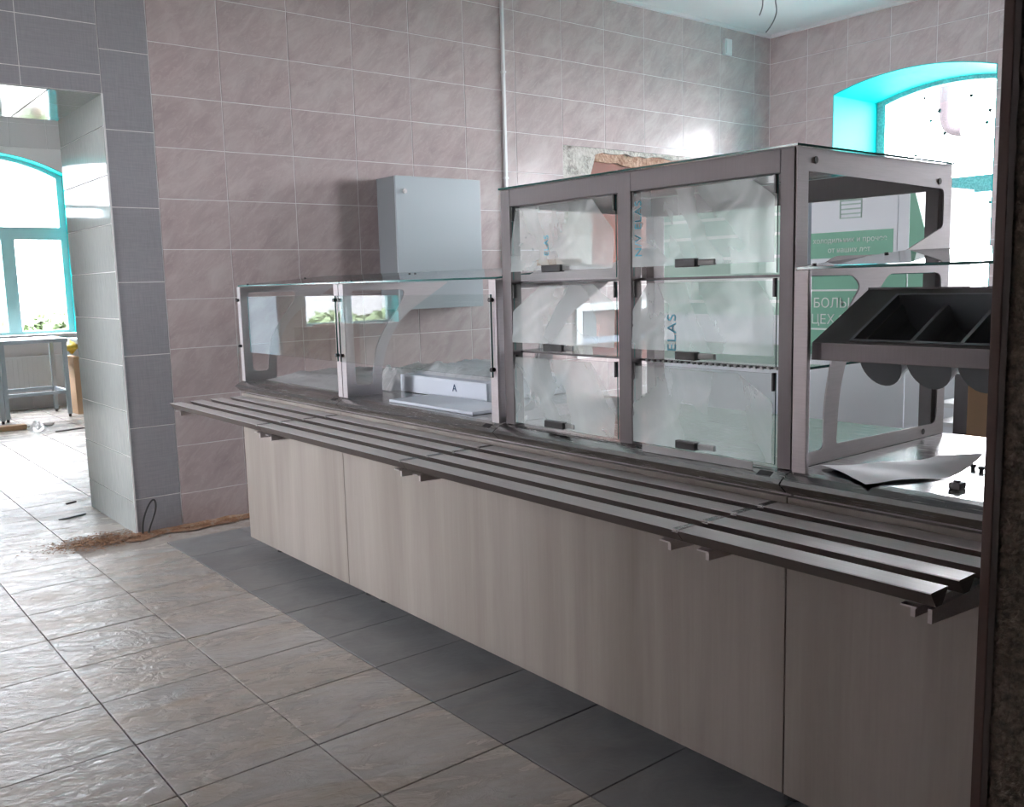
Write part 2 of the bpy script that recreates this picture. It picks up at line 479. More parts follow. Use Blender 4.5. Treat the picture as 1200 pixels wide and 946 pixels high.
def put_tile(name, parent, F, u0, u1, v0, v1, t, mat, wob=0.0015):
    if u1 - u0 < 0.008 or v1 - v0 < 0.008: return
    o = link(name, tile_mesh(u1 - u0, v1 - v0, t, mat), parent)
    R = Matrix.Rotation(random.uniform(-wob, wob), 4, 'X') @ Matrix.Rotation(random.uniform(-wob, wob), 4, 'Y')
    o.matrix_local = F @ Matrix.Translation(((u0 + u1) / 2, (v0 + v1) / 2, random.uniform(0, 0.0006))) @ R
    return o
def subtract(rects, h):
    out = []
    for (a, b, c, d) in rects:
        x0, x1, y0, y1 = h
        if x0 >= b or x1 <= a or y0 >= d or y1 <= c: out.append((a, b, c, d)); continue
        if c < y0: out.append((a, b, c, y0))
        if y1 < d: out.append((a, b, y1, d))
        cc, dd = max(c, y0), min(d, y1)
        if a < x0: out.append((a, x0, cc, dd))
        if x1 < b: out.append((x1, b, cc, dd))
    return out
G = 0.0045   # joint width
def tile_field(name, parent, F, us, vs, holes, t, mat, skip=lambda u, v: False):
    for i in range(len(us) - 1):
        for j in range(len(vs) - 1):
            rs = [(us[i] + G / 2, us[i + 1] - G / 2, vs[j] + G / 2, vs[j + 1] - G / 2)]
            if skip((us[i] + us[i + 1]) / 2, (vs[j] + vs[j + 1]) / 2): continue
            for h in holes: rs = subtract(rs, h)
            for r in rs: put_tile(name, parent, F, *r, t, mat)

# ------------------------------------------------------------------ room shell
YW, XR, ZC, XC = 5.043, 7.04, 3.365, 1.44        # back wall face, right wall face, ceiling, opening corner
YB = 5.92                                        # rear face of the thick back wall
YF = 11.69                                       # far wall of the back room
XO = -0.62                                       # left side of the opening
ZO = 2.30                                        # top of the opening
XL = -2.7
TT = 0.006
# ---- floor
bm = bmesh.new()
box(bm, XL, XR + 0.8, -2.2, YF + 0.3, -0.12, -0.010)
floor = struct(obj('floor', bm, 'grout_floor'), 'dusty tiled floor running through both rooms', 'floor')
FX = [1.505 - 0.3995 * k for k in range(11, -1, -1)] + [1.505 + 0.3995 * k for k in range(1, 15)]
FY = [2.656 - 0.3535 * k for k in range(13, 0, -1)] + [2.656 + 0.3535 * k for k in range(0, 26)]
FF = frame_matrix((1, 0, 0), (0, 1, 0), (0, 0, -0.010))
def in_view(x, y):
    if y < 1.2: return x > 0.9 and False
    lo = 0.158 * y - 0.45
    hi = 2.15 if y < 5.0 else 0.2433 * y + 0.35
    return lo < x < hi
rest = []
for i in range(len(FX) - 1):
    for j in range(len(FY) - 1):
        x0, x1, y0, y1 = FX[i] + 0.0022, FX[i + 1] - 0.0022, FY[j] + 0.0022, FY[j + 1] - 0.0022
        cx, cy = (x0 + x1) / 2, (y0 + y1) / 2
        y1 = min(y1, YF); x1 = min(x1, XR)
        if y1 <= y0 or x1 <= x0: continue
        rs = [(x0, x1, y0, y1)]
        rs = subtract(rs, (XC, 8, YW, YB)); rs = subtract(rs, (-5, XO, YW, YB))
        rs = subtract(rs, (1.106, 8, 4.778, YW))
        for r in rs:
            mt = 'floor_slate' if (cx > 1.5 and cy < 5) else 'floor_dusty'
            if in_view(cx, cy): put_tile('floor_tile', floor, FF, *r, 0.010, mt, 0.002)
            else: rest.append((r, mt))
vs, fs, ix = [], [], []
for (a, b, c, d), mt in rest:
    k = len(vs)
    vs += [(a, c, -0.01), (b, c, -0.01), (b, d, -0.01), (a, d, -0.01), (a, c, 0), (b, c, 0), (b, d, 0), (a, d, 0)]
    for f in ((4, 5, 6, 7), (0, 1, 5, 4), (1, 2, 6, 5), (2, 3, 7, 6), (3, 0, 4, 7)):
        fs.append([k + q for q in f]); ix.append(1 if mt == 'floor_slate' else 0)
raw('floor_tiling', vs, fs, ['floor_dusty', 'floor_slate'], floor, 'stuff', ix)
# strip of bare screed where tiles are still missing along the back wall
vs, fs = grid_surface(lambda u, v: (1.106 + u * (XR - 1.106), 4.778 + v * 0.28, -0.006 + 0.005 * noise.noise((u * 90, v * 6, 1))), 150, 8)
raw('screed', vs, fs, 'screed', floor, smooth=True)
obox('threshold', 1.1, XC, YW, YB, -0.02, -0.012, 'screed', floor)

# ---- ceiling
bm = bmesh.new(); box(bm, XL - 0.2, XR + 0.9, -2.4, YF + 0.4, ZC, ZC + 0.2)
struct(obj('ceiling', bm, 'ceiling_white'), 'plain white ceiling', 'ceiling')

# ---- back wall with opening and a broken-out patch
NX0, NX1, NZ0, NZ1 = 4.585, 6.20, 1.35, 2.27
HX0, HX1, HZ0, HZ1 = 4.71, 5.62, 0.72, 1.10     # service hatch
bm = bmesh.new()
YG = YW + 0.0012
YT = YW + 0.006
box(bm, XL - 0.2, XO, YG, YB, 0, ZC)
box(bm, XO, XC, YG, YB, ZO, ZC)
box(bm, XC, NX0, YG, YB, -0.02, ZC)
box(bm, NX0, HX0, YG, YB, -0.02, NZ0)
box(bm, HX0, HX1, YG, YB, -0.02, HZ0)
box(bm, HX0, HX1, YG, YB, HZ1, NZ0)
box(bm, HX0, HX1, YG + 0.25, YB, HZ0, HZ1)
box(bm, NX0, NX1, YG + 0.075, YB, NZ0, NZ1)
box(bm, NX0, NX1, YG, YB, NZ1, ZC)
box(bm, NX1, XR + 0.9, YG, YB, -0.02, ZC)
box(bm, HX1, NX1, YG, YB, -0.02, NZ0)
wall_back = struct(obj('wall_back', bm, 'grout'), 'pink-grey marble-look tiled wall with a doorless opening at left', 'wall')
FBK = frame_matrix((1, 0, 0), (0, 0, 1), (0, YT, 0))
RZ = [0.0] + [0.183 + 0.2674 * k for k in range(0, 12)] + [ZC]
UX = [1.686, 2.065, 2.475, 2.89, 3.297, 3.72, 4.15, 4.585, 5.01, 5.44, 5.89, 6.36, 6.82, XR]
FBK = frame_matrix((1, 0, 0), (0, 0, 1), (0, YT, 0))
# normal of (X x Z) points to -Y, toward the camera
tile_field('wall_tile', wall_back, FBK, UX, RZ, [(NX0, NX1, NZ0, NZ1), (HX0 - .03, HX1 + .03, HZ0, HZ1 + .03)], TT, 'tile_pink')
BZ = [0.0, 0.191, 0.577, 0.963, 1.349, 1.735, 2.125, 2.52, 2.91, 3.30, ZC]
tile_field('border_tile', wall_back, FBK, [XC, 1.686], BZ, [], TT, 'tile_grey')
tile_field('border_tile', wall_back, FBK, [XO, -0.41, -0.04, 0.33, 0.70, 1.07, XC], [ZO, 2.391, 2.636, 2.881, 3.126, ZC], [], TT, 'tile_grey')
tile_field('border_tile', wall_back, FBK, [XO - 0.245, XO], BZ, [], TT, 'tile_grey')
tile_field('wall_tile', wall_back, FBK, [XL, -2.49, -2.08, -1.67, -1.27, XO - 0.245], RZ, [], TT, 'tile_pink')
# reveal and soffit of the opening
FRV = frame_matrix((0, -1, 0), (0, 0, 1), (XC, 0, 0))            # normal -X
RVZ = [0.0, 0.18, 0.425, 0.67, 0.915, 1.16, 1.405, 1.65, 1.895, 2.14, ZO]
tile_field('reveal_tile', wall_back, FRV, [-YB, -YW], RVZ, [], TT, 'tile_grey_gloss')
FRL = frame_matrix((0, 1, 0), (0, 0, 1), (XO, 0, 0))
tile_field('reveal_tile', wall_back, FRL, [YW, YB], RVZ, [], TT, 'tile_grey_gloss')
FSF = frame_matrix((1, 0, 0), (0, -1, 0), (0, 0, ZO))            # normal -Z
tile_field('soffit_tile', wall_back, FSF, [XO, -0.29, -0.045, 0.20, 0.445, 0.69, 0.945, 1.19, XC], [-YB, -5.80, -5.42, -YW], [], TT, 'tile_grey_gloss')
# steel corner bead on the opening edge
obox('corner_bead', XC - 0.004, XC + 0.004, YW - 0.003, YW + 0.008, 0, ZO, 'white_paint', wall_back)
# plaster around the broken-out patch
out = [(NX0, NZ0), (NX1, NZ0), (NX1, NZ1), (NX0, NZ1)]
inner = [(4.86, NZ0 + .01)]
x = 4.86
for z in (1.5, 1.7, 1.85, 1.95, 2.02, 2.07, 2.11): inner.append((4.875 + random.uniform(-.02, .02), z))
inner += [(4.90, 2.16), (4.92, 2.225)]
for k in range(1, 16): inner.append((4.93 + k * 0.078, 2.24 + random.uniform(-.010, .010)))
inner += [(6.16, 2.15), (6.15, 1.7), (6.14, NZ0 + .01)]
obj('plaster_patch', plate(out, [inner], lambda a, b, d: (a, d, b), YW + 0.012, YW + 0.075), 'plaster', wall_back)
inn2 = []
for k in range(0, 20): inn2.append((4.91 + k * 0.066, 2.175 - (0.010 * max(0, k - 4)) + random.uniform(-.006, .006)))
inn2 += [(6.15, 1.9), (6.13, NZ0 + 0.02), (4.87, NZ0 + 0.02), (4.885, 1.7), (4.875, 1.95)]
obj('mortar_band', plate([(NX0 + .1, NZ0 + .005), (NX1 - .01, NZ0 + .005), (NX1 - .01, NZ1 - .01), (NX0 + .1, NZ1 - .01)], [inn2], lambda a, b, d: (a, d, b), YW + 0.035, YW + 0.074), 'mortar_brown', wall_back)
obox('red_backing', NX0 + .15, NX1 - .05, YW + 0.055, YW + 0.073, NZ0 + .01, 2.22, 'brick_red', wall_back)

# ---- service hatch below the patch
hatch = thing('service_hatch', 'white-framed hatch in the back wall seen through the display case', 'hatch', (HX0, YW, HZ0))
def local(o, parent):
    o.parent = parent; o.matrix_parent_inverse = Matrix.Translation(parent.location).inverted() if parent.rotation_euler.z == 0 else parent.matrix_basis.inverted()
    return o
bm = bmesh.new()
box(bm, HX0 - .03, HX0 + .03, YW - .015, YW + .2, HZ0, HZ1 + .03)
box(bm, HX1 - .03, HX1 + .03, YW - .015, YW + .2, HZ0, HZ1 + .03)
box(bm, HX0 + .03, HX1 - .03, YW - .015, YW + .2, HZ1 - .03, HZ1 + .03)
local(obj('frame', bm, 'white_paint'), hatch)
local(obox('back_panel', HX0 + .03, HX1 - .03, YW + .215, YW + .24, HZ0, HZ1, 'hatch_pink'), hatch)
local(obox('grey_strip', HX0 + .22, HX0 + .36, YW + .18, YW + .21, HZ0, HZ1 - .03, 'hatch_grey'), hatch)
local(obox('blue_panel', HX0 + .04, HX1 - .04, YW + .10, YW + .17, HZ0, HZ0 + .14, 'hatch_blue'), hatch)

# ---- right wall with an arched window and an added second one
def arch_z(y, c, hw, spring, rise):
    # circular segment
    R = (hw * hw + rise * rise) / (2 * rise)
    return spring + math.sqrt(max(R * R - (y - c) ** 2, 0)) - (R - rise)
def arched_outline(c, hw, sill, spring, rise, n=16):
    pts = [(c - hw, sill), (c + hw, sill)]
    for k in range(n + 1):
        y = c + hw - 2 * hw * k / n
        pts.append((y, arch_z(y, c, hw, spring, rise)))
    return pts
def wall_with_windows(outer, wins):
    return [arched_outline(*w) for w in wins]
RW1 = (3.765, 0.655, 0.85, 2.765, 0.10)
RW2 = (1.25, 0.86, 0.85, 2.765, 0.10)  # unseen second window, added and widened to bring in daylight
RDEP = 0.80
bm = plate([(-2.3, -0.02), (YW + .3, -0.02), (YW + .3, ZC), (-2.3, ZC)], [arched_outline(*RW1), arched_outline(*RW2)], lambda a, b, d: (d, a, b), XR + 0.0012, XR + RDEP)
wall_right = struct(obj('wall_right', bm, 'grout'), 'pink-grey tiled wall with the arched aqua window', 'wall')
FRW = frame_matrix((0, -1, 0), (0, 0, 1), (XR + 0.006, 0, 0))   # u = -y, normal -X
VY = [-YW, -4.67] + [-4.67 + 0.37 * k for k in range(1, 12)] + [-0.3]
VY = [-YW] + [-4.67 + 0.37 * k for k in range(0, 12)] + [-0.25]
for i in range(len(VY) - 1):
    for j in range(len(RZ) - 1):
        u0, u1, v0, v1 = VY[i] + G / 2, VY[i + 1] - G / 2, RZ[j] + G / 2, RZ[j + 1] - G / 2
        rects = [(u0, u1, v0, v1)]
        curved = []
        for (c, hw, sill, spring, rise) in (RW1, RW2):
            a, b = -c - hw, -c + hw
            new = []
            for r in rects:
                if r[0] >= b or r[1] <= a or r[3] <= sill: new.append(r); continue
                if r[0] < a: new.append((r[0], a - .001, r[2], r[3]))
                if r[1] > b: new.append((b + .001, r[1], r[2], r[3]))
                p0, p1 = max(r[0], a), min(r[1], b)
                if r[2] < sill: new.append((p0, p1, r[2], sill - .001))
                az = [arch_z(-(p0 + (p1 - p0) * k / 8), c, hw, spring, rise) + .001 for k in range(9)]
                if r[3] > min(az):
                    if r[2] >= max(az): new.append((p0, p1, r[2], r[3]))
                    else: curved.append((p0, p1, r[2], r[3], az))
            rects = new
        for r in rects: put_tile('wall_tile', wall_right, FRW, *r, TT, 'tile_pink_side')
        for (p0, p1, w0, w1, az) in curved:
            bot = [(p0 + (p1 - p0) * k / 8, max(min(az[k], w1 - .0005), w0)) for k in range(9)]
            pts = bot + [(p1, w1), (p0, w1)]
            bm = bmesh.new(); prism(bm, pts, lambda a, b, d: (XR + 0.006 - d, -a, b), 0, TT)
            obj('wall_tile', bm, 'tile_pink_side', wall_right)

def arch_strip(bm, c, hw, sill, spring, rise, inset, f, d0, d1, n=16):
    """frame band following the arched outline, 'inset' wide."""
    o = arched_outline(c, hw, sill, spring, rise, n)
    i = arched_outline(c, hw - inset, sill + inset, spring - inset * .3, rise * (1 - inset / hw) + 0.0, n)
    vo0 = [bm.verts.new(f(a, b, d0)) for a, b in o]; vo1 = [bm.verts.new(f(a, b, d1)) for a, b in o]
    vi0 = [bm.verts.new(f(a, b, d0)) for a, b in i]; vi1 = [bm.verts.new(f(a, b, d1)) for a, b in i]
    m = len(o)
    for k in range(m):
        q = (k + 1) % m
        bm.faces.new((vo0[k], vo0[q], vi0[q], vi0[k])); bm.faces.new((vo1[k], vi1[k], vi1[q], vo1[q]))
        bm.faces.new((vi0[k], vi0[q], vi1[q], vi1[k])); bm.faces.new((vo0[k], vo1[k], vo1[q], vo0[q]))
    return i
def make_window(name, spec, f, face, dep, trans, sashes, reveal, frame_w=0.075, specks=0, label='', sash_mat='frame_film'):
    """f(a, b, d) maps along-wall, height, depth from the wall face outward. dep: wall thickness."""
    c, hw, sill, spring, rise = spec
    w = bpy.data.objects.new(name, None); C.objects.link(w)
    struct(w, label, 'window')
    # painted reveal: jambs, arch and bottom as a thin lining
    o = arched_outline(*spec)
    bm = bmesh.new()
    m = len(o)
    i_ = arched_outline(c, hw - 0.006, sill + 0.006, spring - 0.006, rise)
    a0 = [bm.verts.new(f(a, b, face - 0.002)) for a, b in o]; a1 = [bm.verts.new(f(a, b, face + dep)) for a, b in o]
    b0 = [bm.verts.new(f(a, b, face - 0.002)) for a, b in i_]; b1 = [bm.verts.new(f(a, b, face + dep)) for a, b in i_]
    for k in range(m):
        q = (k + 1) % m
        bm.faces.new((b0[k], b0[q], b1[q], b1[k])); bm.faces.new((a0[k], a0[q], b0[q], b0[k])); bm.faces.new((a0[k], a1[k], a1[q], a0[q])); bm.faces.new((a1[k], b1[k], b1[q], a1[q]))
    obj('reveal', bm, reveal, w)
    d0, d1 = face + dep - 0.12, face + dep - 0.05
    bm = bmesh.new()
    inn = arch_strip(bm, c, hw - 0.006, sill + 0.006, spring - 0.006, rise, frame_w, f, d0, d1)
    obj('frame', bm, sash_mat, w)
    if trans:
        bm = bmesh.new(); prism(bm, [(c - hw + frame_w, trans[0]), (c + hw - frame_w, trans[0]), (c + hw - frame_w, trans[1]), (c - hw + frame_w, trans[1])], f, d0 - .004, d1)
        obj('transom', bm, sash_mat, w)
        zt = trans[0]
    for (ma, mw) in sashes:
        bm = bmesh.new(); prism(bm, [(ma - mw / 2, sill + frame_w), (ma + mw / 2, sill + frame_w), (ma + mw / 2, trans[0]), (ma - mw / 2, trans[0])], f, d0 - .002, d1)
        obj('mullion', bm, sash_mat, w)
    # panes
    dm = (d0 + d1) / 2
    edges = [c - hw + frame_w * .8] + [q for (ma, mw) in sashes for q in (ma - mw / 2, ma + mw / 2)] + [c + hw - frame_w * .8]
    for k in range(0, len(edges), 2):
        bm = bmesh.new(); prism(bm, [(edges[k], sill + frame_w * .8), (edges[k + 1], sill + frame_w * .8), (edges[k + 1], trans[0]), (edges[k], trans[0])], f, dm - .003, dm + .003)
        obj('pane', bm, 'window_glass', w)
    top = [(a, b) for a, b in inn if b > trans[1]]
    bm = bmesh.new(); prism(bm, [(c - hw + frame_w * .8, trans[1]), (c + hw - frame_w * .8, trans[1])] + top, f, dm - .003, dm + .003)
    obj('pane', bm, 'window_glass', w)
    if specks:
        bm = bmesh.new()
        for s_ in specks:
            p0, p1 = f(s_[0], s_[1], dm - .006), f(s_[0], s_[1], dm - .0035)
            cyl(bm, p0, p1, 0.013 + 0.005 * random.random(), 8)
        obj('glass_specks', bm, 'speck', w, 'stuff')
    # sill board
    bm = bmesh.new(); prism(bm, [(c - hw - 0.04, sill + .006), (c + hw + 0.04, sill + .006), (c + hw + 0.04, sill + 0.04), (c - hw - 0.04, sill + 0.04)], f, face - 0.05, d0)
    obj('sill', bm, 'white_plastic', w)
    return w
fR = lambda a, b, d: (d, a, b)
sp = [(4.01, 2.74), (3.62, 2.70), (3.88, 2.62), (3.47, 2.56), (3.95, 2.55), (3.49, 2.47), (3.83, 2.43), (4.07, 2.28), (3.44, 1.84), (3.7, 1.83), (3.60, 1.55), (3.35, 1.48)]
win1 = make_window('window_1', RW1, fR, XR, RDEP, (1.925, 2.06), [(3.765, 0.12)], 'aqua', 0.075, sp, 'arched window with aqua reveal in the right wall')
win2 = make_window('fill_window_right', RW2, fR, XR, RDEP, (1.925, 2.06), [(1.25, 0.12)], 'aqua', 0.075, 0, 'arched aqua window added unseen behind the door jamb, for more daylight')

# ---- far wall of the back room, three windows
FWS = [(2.0, 0.87, 0.80, 2.66, 0.22), (-0.5, 0.87, 2.12, 2.66, 0.22), (-3.05, 0.75, 0.72, 2.66, 0.22)]
bm = plate([(-5.4, -0.02), (XR + .3, -0.02), (XR + .3, ZC), (-5.4, ZC)], [arched_outline(*w) for w in FWS] + [[(-1.93, 0.005), (-1.43, 0.005), (-1.43, 2.05), (-1.93, 2.05)]], lambda a, b, d: (a, d, b), YF, YF + 0.30)
wall_far = struct(obj('wall_far', bm, 'grout'), 'far wall of the back room with three arched windows', 'wall')
fF = lambda a, b, d: (a, d, b)
trv = [('window_3', 'arched aqua window seen through the opening at left'), ('window_4', 'middle arched window of the back room, mirrored in the glossy reveal tiles'), ('window_5', 'left window of the back room, mirrored in the low glass guards')]
for (nm, lb), spec in zip(trv, FWS):
    make_window(nm, spec, fF, YF, 0.30, (1.925, 2.07) if spec[2] < 1 else (2.30, 2.34), [(spec[0] + 0.23, 0.14)] if nm == 'window_3' else [(spec[0], 0.14)], 'aqua', 0.07, 0, lb, 'frame_teal')
d2 = bpy.data.objects.new('door_2', None); C.objects.link(d2); struct(d2, 'narrow frosted glass door of the back room, mirrored in the left glass guard', 'door')
bm = plate([(-1.93, 0.006), (-1.43, 0.006), (-1.43, 2.05), (-1.93, 2.05)], [[(-1.90, .04), (-1.46, .04), (-1.46, 2.02), (-1.90, 2.02)]], lambda a, b, d: (a, d, b), YF + .02, YF + .07)
obj('frame', bm, 'white_paint', d2)
obox('pane', -1.90, -1.46, YF + .04, YF + .046, .04, 2.02, 'frosted_glass', d2)
# far wall tile joints kept as raised field joined in one mesh (far away)
vs, fs = [], []
def holes_hit(a, b, c, d):
    for (cc, hw, sill, spring, rise) in FWS:
        if not (b < cc - hw - .02 or a > cc + hw + .02 or d < sill - .02 or c > spring + rise + .02): return True
    return b > -1.95 and a < -1.41 and c < 2.07
for i in range(-13, 19):
    for j in range(0, 13):
        a, b, c, d = i * .385 + .003, (i + 1) * .385 - .003, j * .267 + .003, min((j + 1) * .267 - .003, ZC)
        if holes_hit(a, b, c, d): continue
        k = len(vs)
        vs += [(a, YF, c), (b, YF, c), (b, YF, d), (a, YF, d), (a, YF - .005, c), (b, YF - .005, c), (b, YF - .005, d), (a, YF - .005, d)]
        fs += [[k + q for q in f] for f in ((4, 5, 6, 7), (0, 1, 5, 4), (1, 2, 6, 5), (2, 3, 7, 6), (3, 0, 4, 7))]
raw('wall_tiling', vs, fs, 'tile_pale', wall_far, 'stuff')

# ---- remaining walls (behind or beside the camera)
LWS = [(4.40, 0.44, 0.95, 2.765, 0.10)]  # opening for an invented window that fills light onto the counter fronts
bm = plate([(-2.3, -.02), (YB, -.02), (YB, ZC), (-2.3, ZC)], [arched_outline(*w) for w in LWS], lambda a, b, d: (d, a, b), XL - .5, XL)
struct(obj('wall_left', bm, 'tile_pink_side'), 'plain wall on the left side of the serving room', 'wall')
bm = bmesh.new(); box(bm, -5.6, -5.4, YB - .3, YF + .3, 0, ZC); box(bm, -5.4, XL - .5, YB - .3, YB, 0, ZC)
struct(obj('wall_back_room_left', bm, 'white_paint'), 'left wall of the back room', 'wall')
bm = bmesh.new(); box(bm, XR, XR + .3, YB, YF + .3, 0, ZC)
struct(obj('wall_back_room_right', bm, 'white_paint'), 'right wall of the back room', 'wall')
obox('floor_extension', -5.4, XL, YB, YF + .3, -0.12, -0.001, 'floor_dusty', floor)
bm = bmesh.new(); box(bm, -5.6, XL - .2, YB - .3, YF + .4, ZC, ZC + .2)
struct(obj('ceiling_back_room', bm, 'ceiling_white'), 'ceiling of the back room', 'ceiling')
bm = bmesh.new(); box(bm, XL - .2, XR + .8, -2.4, -2.2, 0, ZC)
struct(obj('wall_behind_camera', bm, 'plaster'), 'wall of the corridor behind the camera', 'wall')
fL = lambda a, b, d: (XL - d, a, b)
make_window('fill_window_left', LWS[0], fL, 0.0, 0.5, (1.925, 2.06), [], 'white_paint', .075, 0, 'narrow arched white window added to the unseen left wall as fill light', 'white_paint')
# front partition with the doorway the camera looks through
JX, JY = 1.398, 0.60
bm = bmesh.new()
box(bm, XL, -0.35, 0.34, JY - .001, 0, ZC); box(bm, -0.35, JX + .004, 0.34, JY - .001, 2.35, ZC); box(bm, JX + .004, XR, 0.34, JY - .001, 0, ZC)
struct(obj('wall_front', bm, 'rough_plaster_dark'), 'rough unplastered partition edge at the right border of the view', 'wall')
door = bpy.data.objects.new('door_1', None); C.objects.link(door); struct(door, 'dark brown door jamb at the right edge, close to the camera', 'door')
vs, fs = grid_surface(lambda u, v: (JX + 0.0015 * noise.noise((v * 40, u, 3)), JY - 0.0125 * u + (0.002 * noise.noise((v * 60, 5, 1)) if u > .9 else 0), v * 2.35), 3, 120)
raw('jamb', vs, fs, 'dark_wood', door, smooth=True)
bm = bmesh.new(); box(bm, JX - .001, JX + .07, JY - .003, JY + .012, 0, 2.42, 0.002)
obj('jamb_edge', bm, 'dark_wood_edge', door)
bm = bmesh.new(); box(bm, -0.42, -0.35, 0.34, JY + .012, 0, 2.42); box(bm, -0.35, JX, 0.34, JY + .012, 2.35, 2.42)
obj('jamb', bm, 'dark_wood', door)

# ceiling edge trim
obox('trim_1', 1.44, XR, YW - 0.03, YW, ZC - 0.025, ZC, 'white_paint')
struct(bpy.data.objects['trim_1'], 'white strip along the top of the back wall', 'trim')
obox('trim_2', XR - 0.03, XR, 0.6, YW - .03, ZC - 0.025, ZC, 'white_paint')
struct(bpy.data.objects['trim_2'], 'white strip along the top of the right wall', 'trim')

# ------------------------------------------------------------------ outside
bm = bmesh.new(); box(bm, -40, 60, -40, 60, -0.9, -0.6)
struct(obj('ground', bm, 'ground_grass'), 'pale dry ground outside the windows', 'ground')
fac = struct(obox('facade', -45, 45, 24, 26, -0.6, 8.5, 'facade_pale'), 'pale facade added opposite to hold back sky light from the back room', 'facade')  # building front set here to cut daylight reaching the back room
def bush(x, y, r, h, label, seed):
    rnd = random.Random(seed)
    t = thing('bush', label, 'bush', (x, y, -0.6), 0, 'bushes outside the far windows')
    vs, fs = [], []
    for k in range(900):
        p = Vector((rnd.gauss(0, 1), rnd.gauss(0, 1), rnd.gauss(0, 1))).normalized() * (0.55 + 0.45 * rnd.random())
        p = Vector((p.x * r, p.y * r, h * 0.55 + p.z * h * 0.45))
        a = Vector((rnd.uniform(-1, 1), rnd.uniform(-1, 1), rnd.uniform(-1, 1))).normalized() * 0.16
        b = a.orthogonal().normalized() * 0.09
        i = len(vs); vs += [p - a, p + b, p + a, p - b]; fs.append((i, i + 1, i + 2, i + 3))
    raw('foliage', [tuple(v) for v in vs], fs, 'leaf', t)
    bm = bmesh.new(); cyl(bm, (0, 0, 0), (0, 0, h * .6), 0.08, 8, 0.04); obj('stem', bm, 'bark', t)
bush(3.2, 21.5, 0.8, 1.65, 'green bush outside, left of the centre bar of the far window', 1)
bush(4.9, 21.8, 0.7, 1.6, 'green bush outside at the right side of the far window', 2)
bush(-7.2, 20.0, 0.8, 1.30, 'green bush outside the left back-room window, mirrored in the second glass guard', 3)
bush(-9.2, 20.8, 0.8, 1.30, 'green bush further left outside, mirrored near the joint of the glass guards', 4)
tag(tube('drainpipe', [(9.3, 4.61, 5.2), (9.3, 4.61, 4.0), (9.3, 4.61, 3.1), (9.3, 4.61, 2.80), (9.3, 4.57, 2.70), (9.3, 4.50, 2.66), (9.3, 4.42, 2.655)], 0.05, 'pipe_outside'), 'drainpipe with a bent outlet hanging outside the right window', 'pipe')

# ------------------------------------------------------------------ wall fittings
eb = thing('electrical_cabinet', 'grey steel electrical cabinet mounted on the pink tiled wall', 'cabinet')
EX0, EX1, EY0, EZ0, EZ1 = 3.02, 3.655, 4.819, 1.15, 1.952
bm = bmesh.new(); box(bm, EX0, EX1, EY0 + .018, YW - .003, EZ0, EZ1, .004); obj('body', bm, 'cabinet_side_shade', eb)
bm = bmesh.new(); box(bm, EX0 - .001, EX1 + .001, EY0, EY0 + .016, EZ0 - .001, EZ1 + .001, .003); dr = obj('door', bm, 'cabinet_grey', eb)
bm = bmesh.new(); cyl(bm, (3.082, EY0 + .002, 1.862), (3.082, EY0 - .008, 1.862), .014, 16); cyl(bm, (3.082, EY0 - .007, 1.862), (3.082, EY0 - .011, 1.862), .006, 8)
obj('lock', bm, 'steel_plate', dr)
# conduit running up the wall
cd = thing('wall_conduit', 'slim white cable conduit running up the back wall', 'conduit')
obox('cable_trunking', 4.032, 4.052, YW - .022, YW - .001, 0.05, ZC, 'white_plastic', cd, .002)
for z in (0.6, 1.3, 2.0, 2.7, 3.2): obox('clip', 4.026, 4.058, YW - .024, YW - .001, z, z + .015, 'white_plastic', cd, .001)
sk = thing('wall_socket', 'small white junction box high on the back wall near the corner', 'socket')
obox('plate', 6.385, 6.475, YW - .03, YW - .001, 3.12, 3.25, 'white_plastic', sk, .005)
obox('cover', 6.397, 6.463, YW - .036, YW - .029, 3.132, 3.238, 'white_plastic', sk, .003)
def ceil_cable(pts, label): return tag(tube('loose_cable', pts, .0045, 'cable_grey'), label, 'cable', 'cables hanging from the ceiling')
ceil_cable([(5.50, 4.0, ZC), (5.50, 4.0, 3.25), (5.487, 4.0, 3.16), (5.50, 4.0, 3.115), (5.46, 4.0, 3.055)], 'short loose cable hanging from the ceiling, left of the pair')
ceil_cable([(5.63, 4.0, ZC), (5.64, 4.0, 3.26), (5.63, 4.0, 3.17), (5.66, 4.0, 3.13), (5.64, 4.0, 3.065), (5.59, 4.0, 3.00), (5.535, 4.0, 2.955)], 'longer curved loose cable hanging from the ceiling, right of the pair')

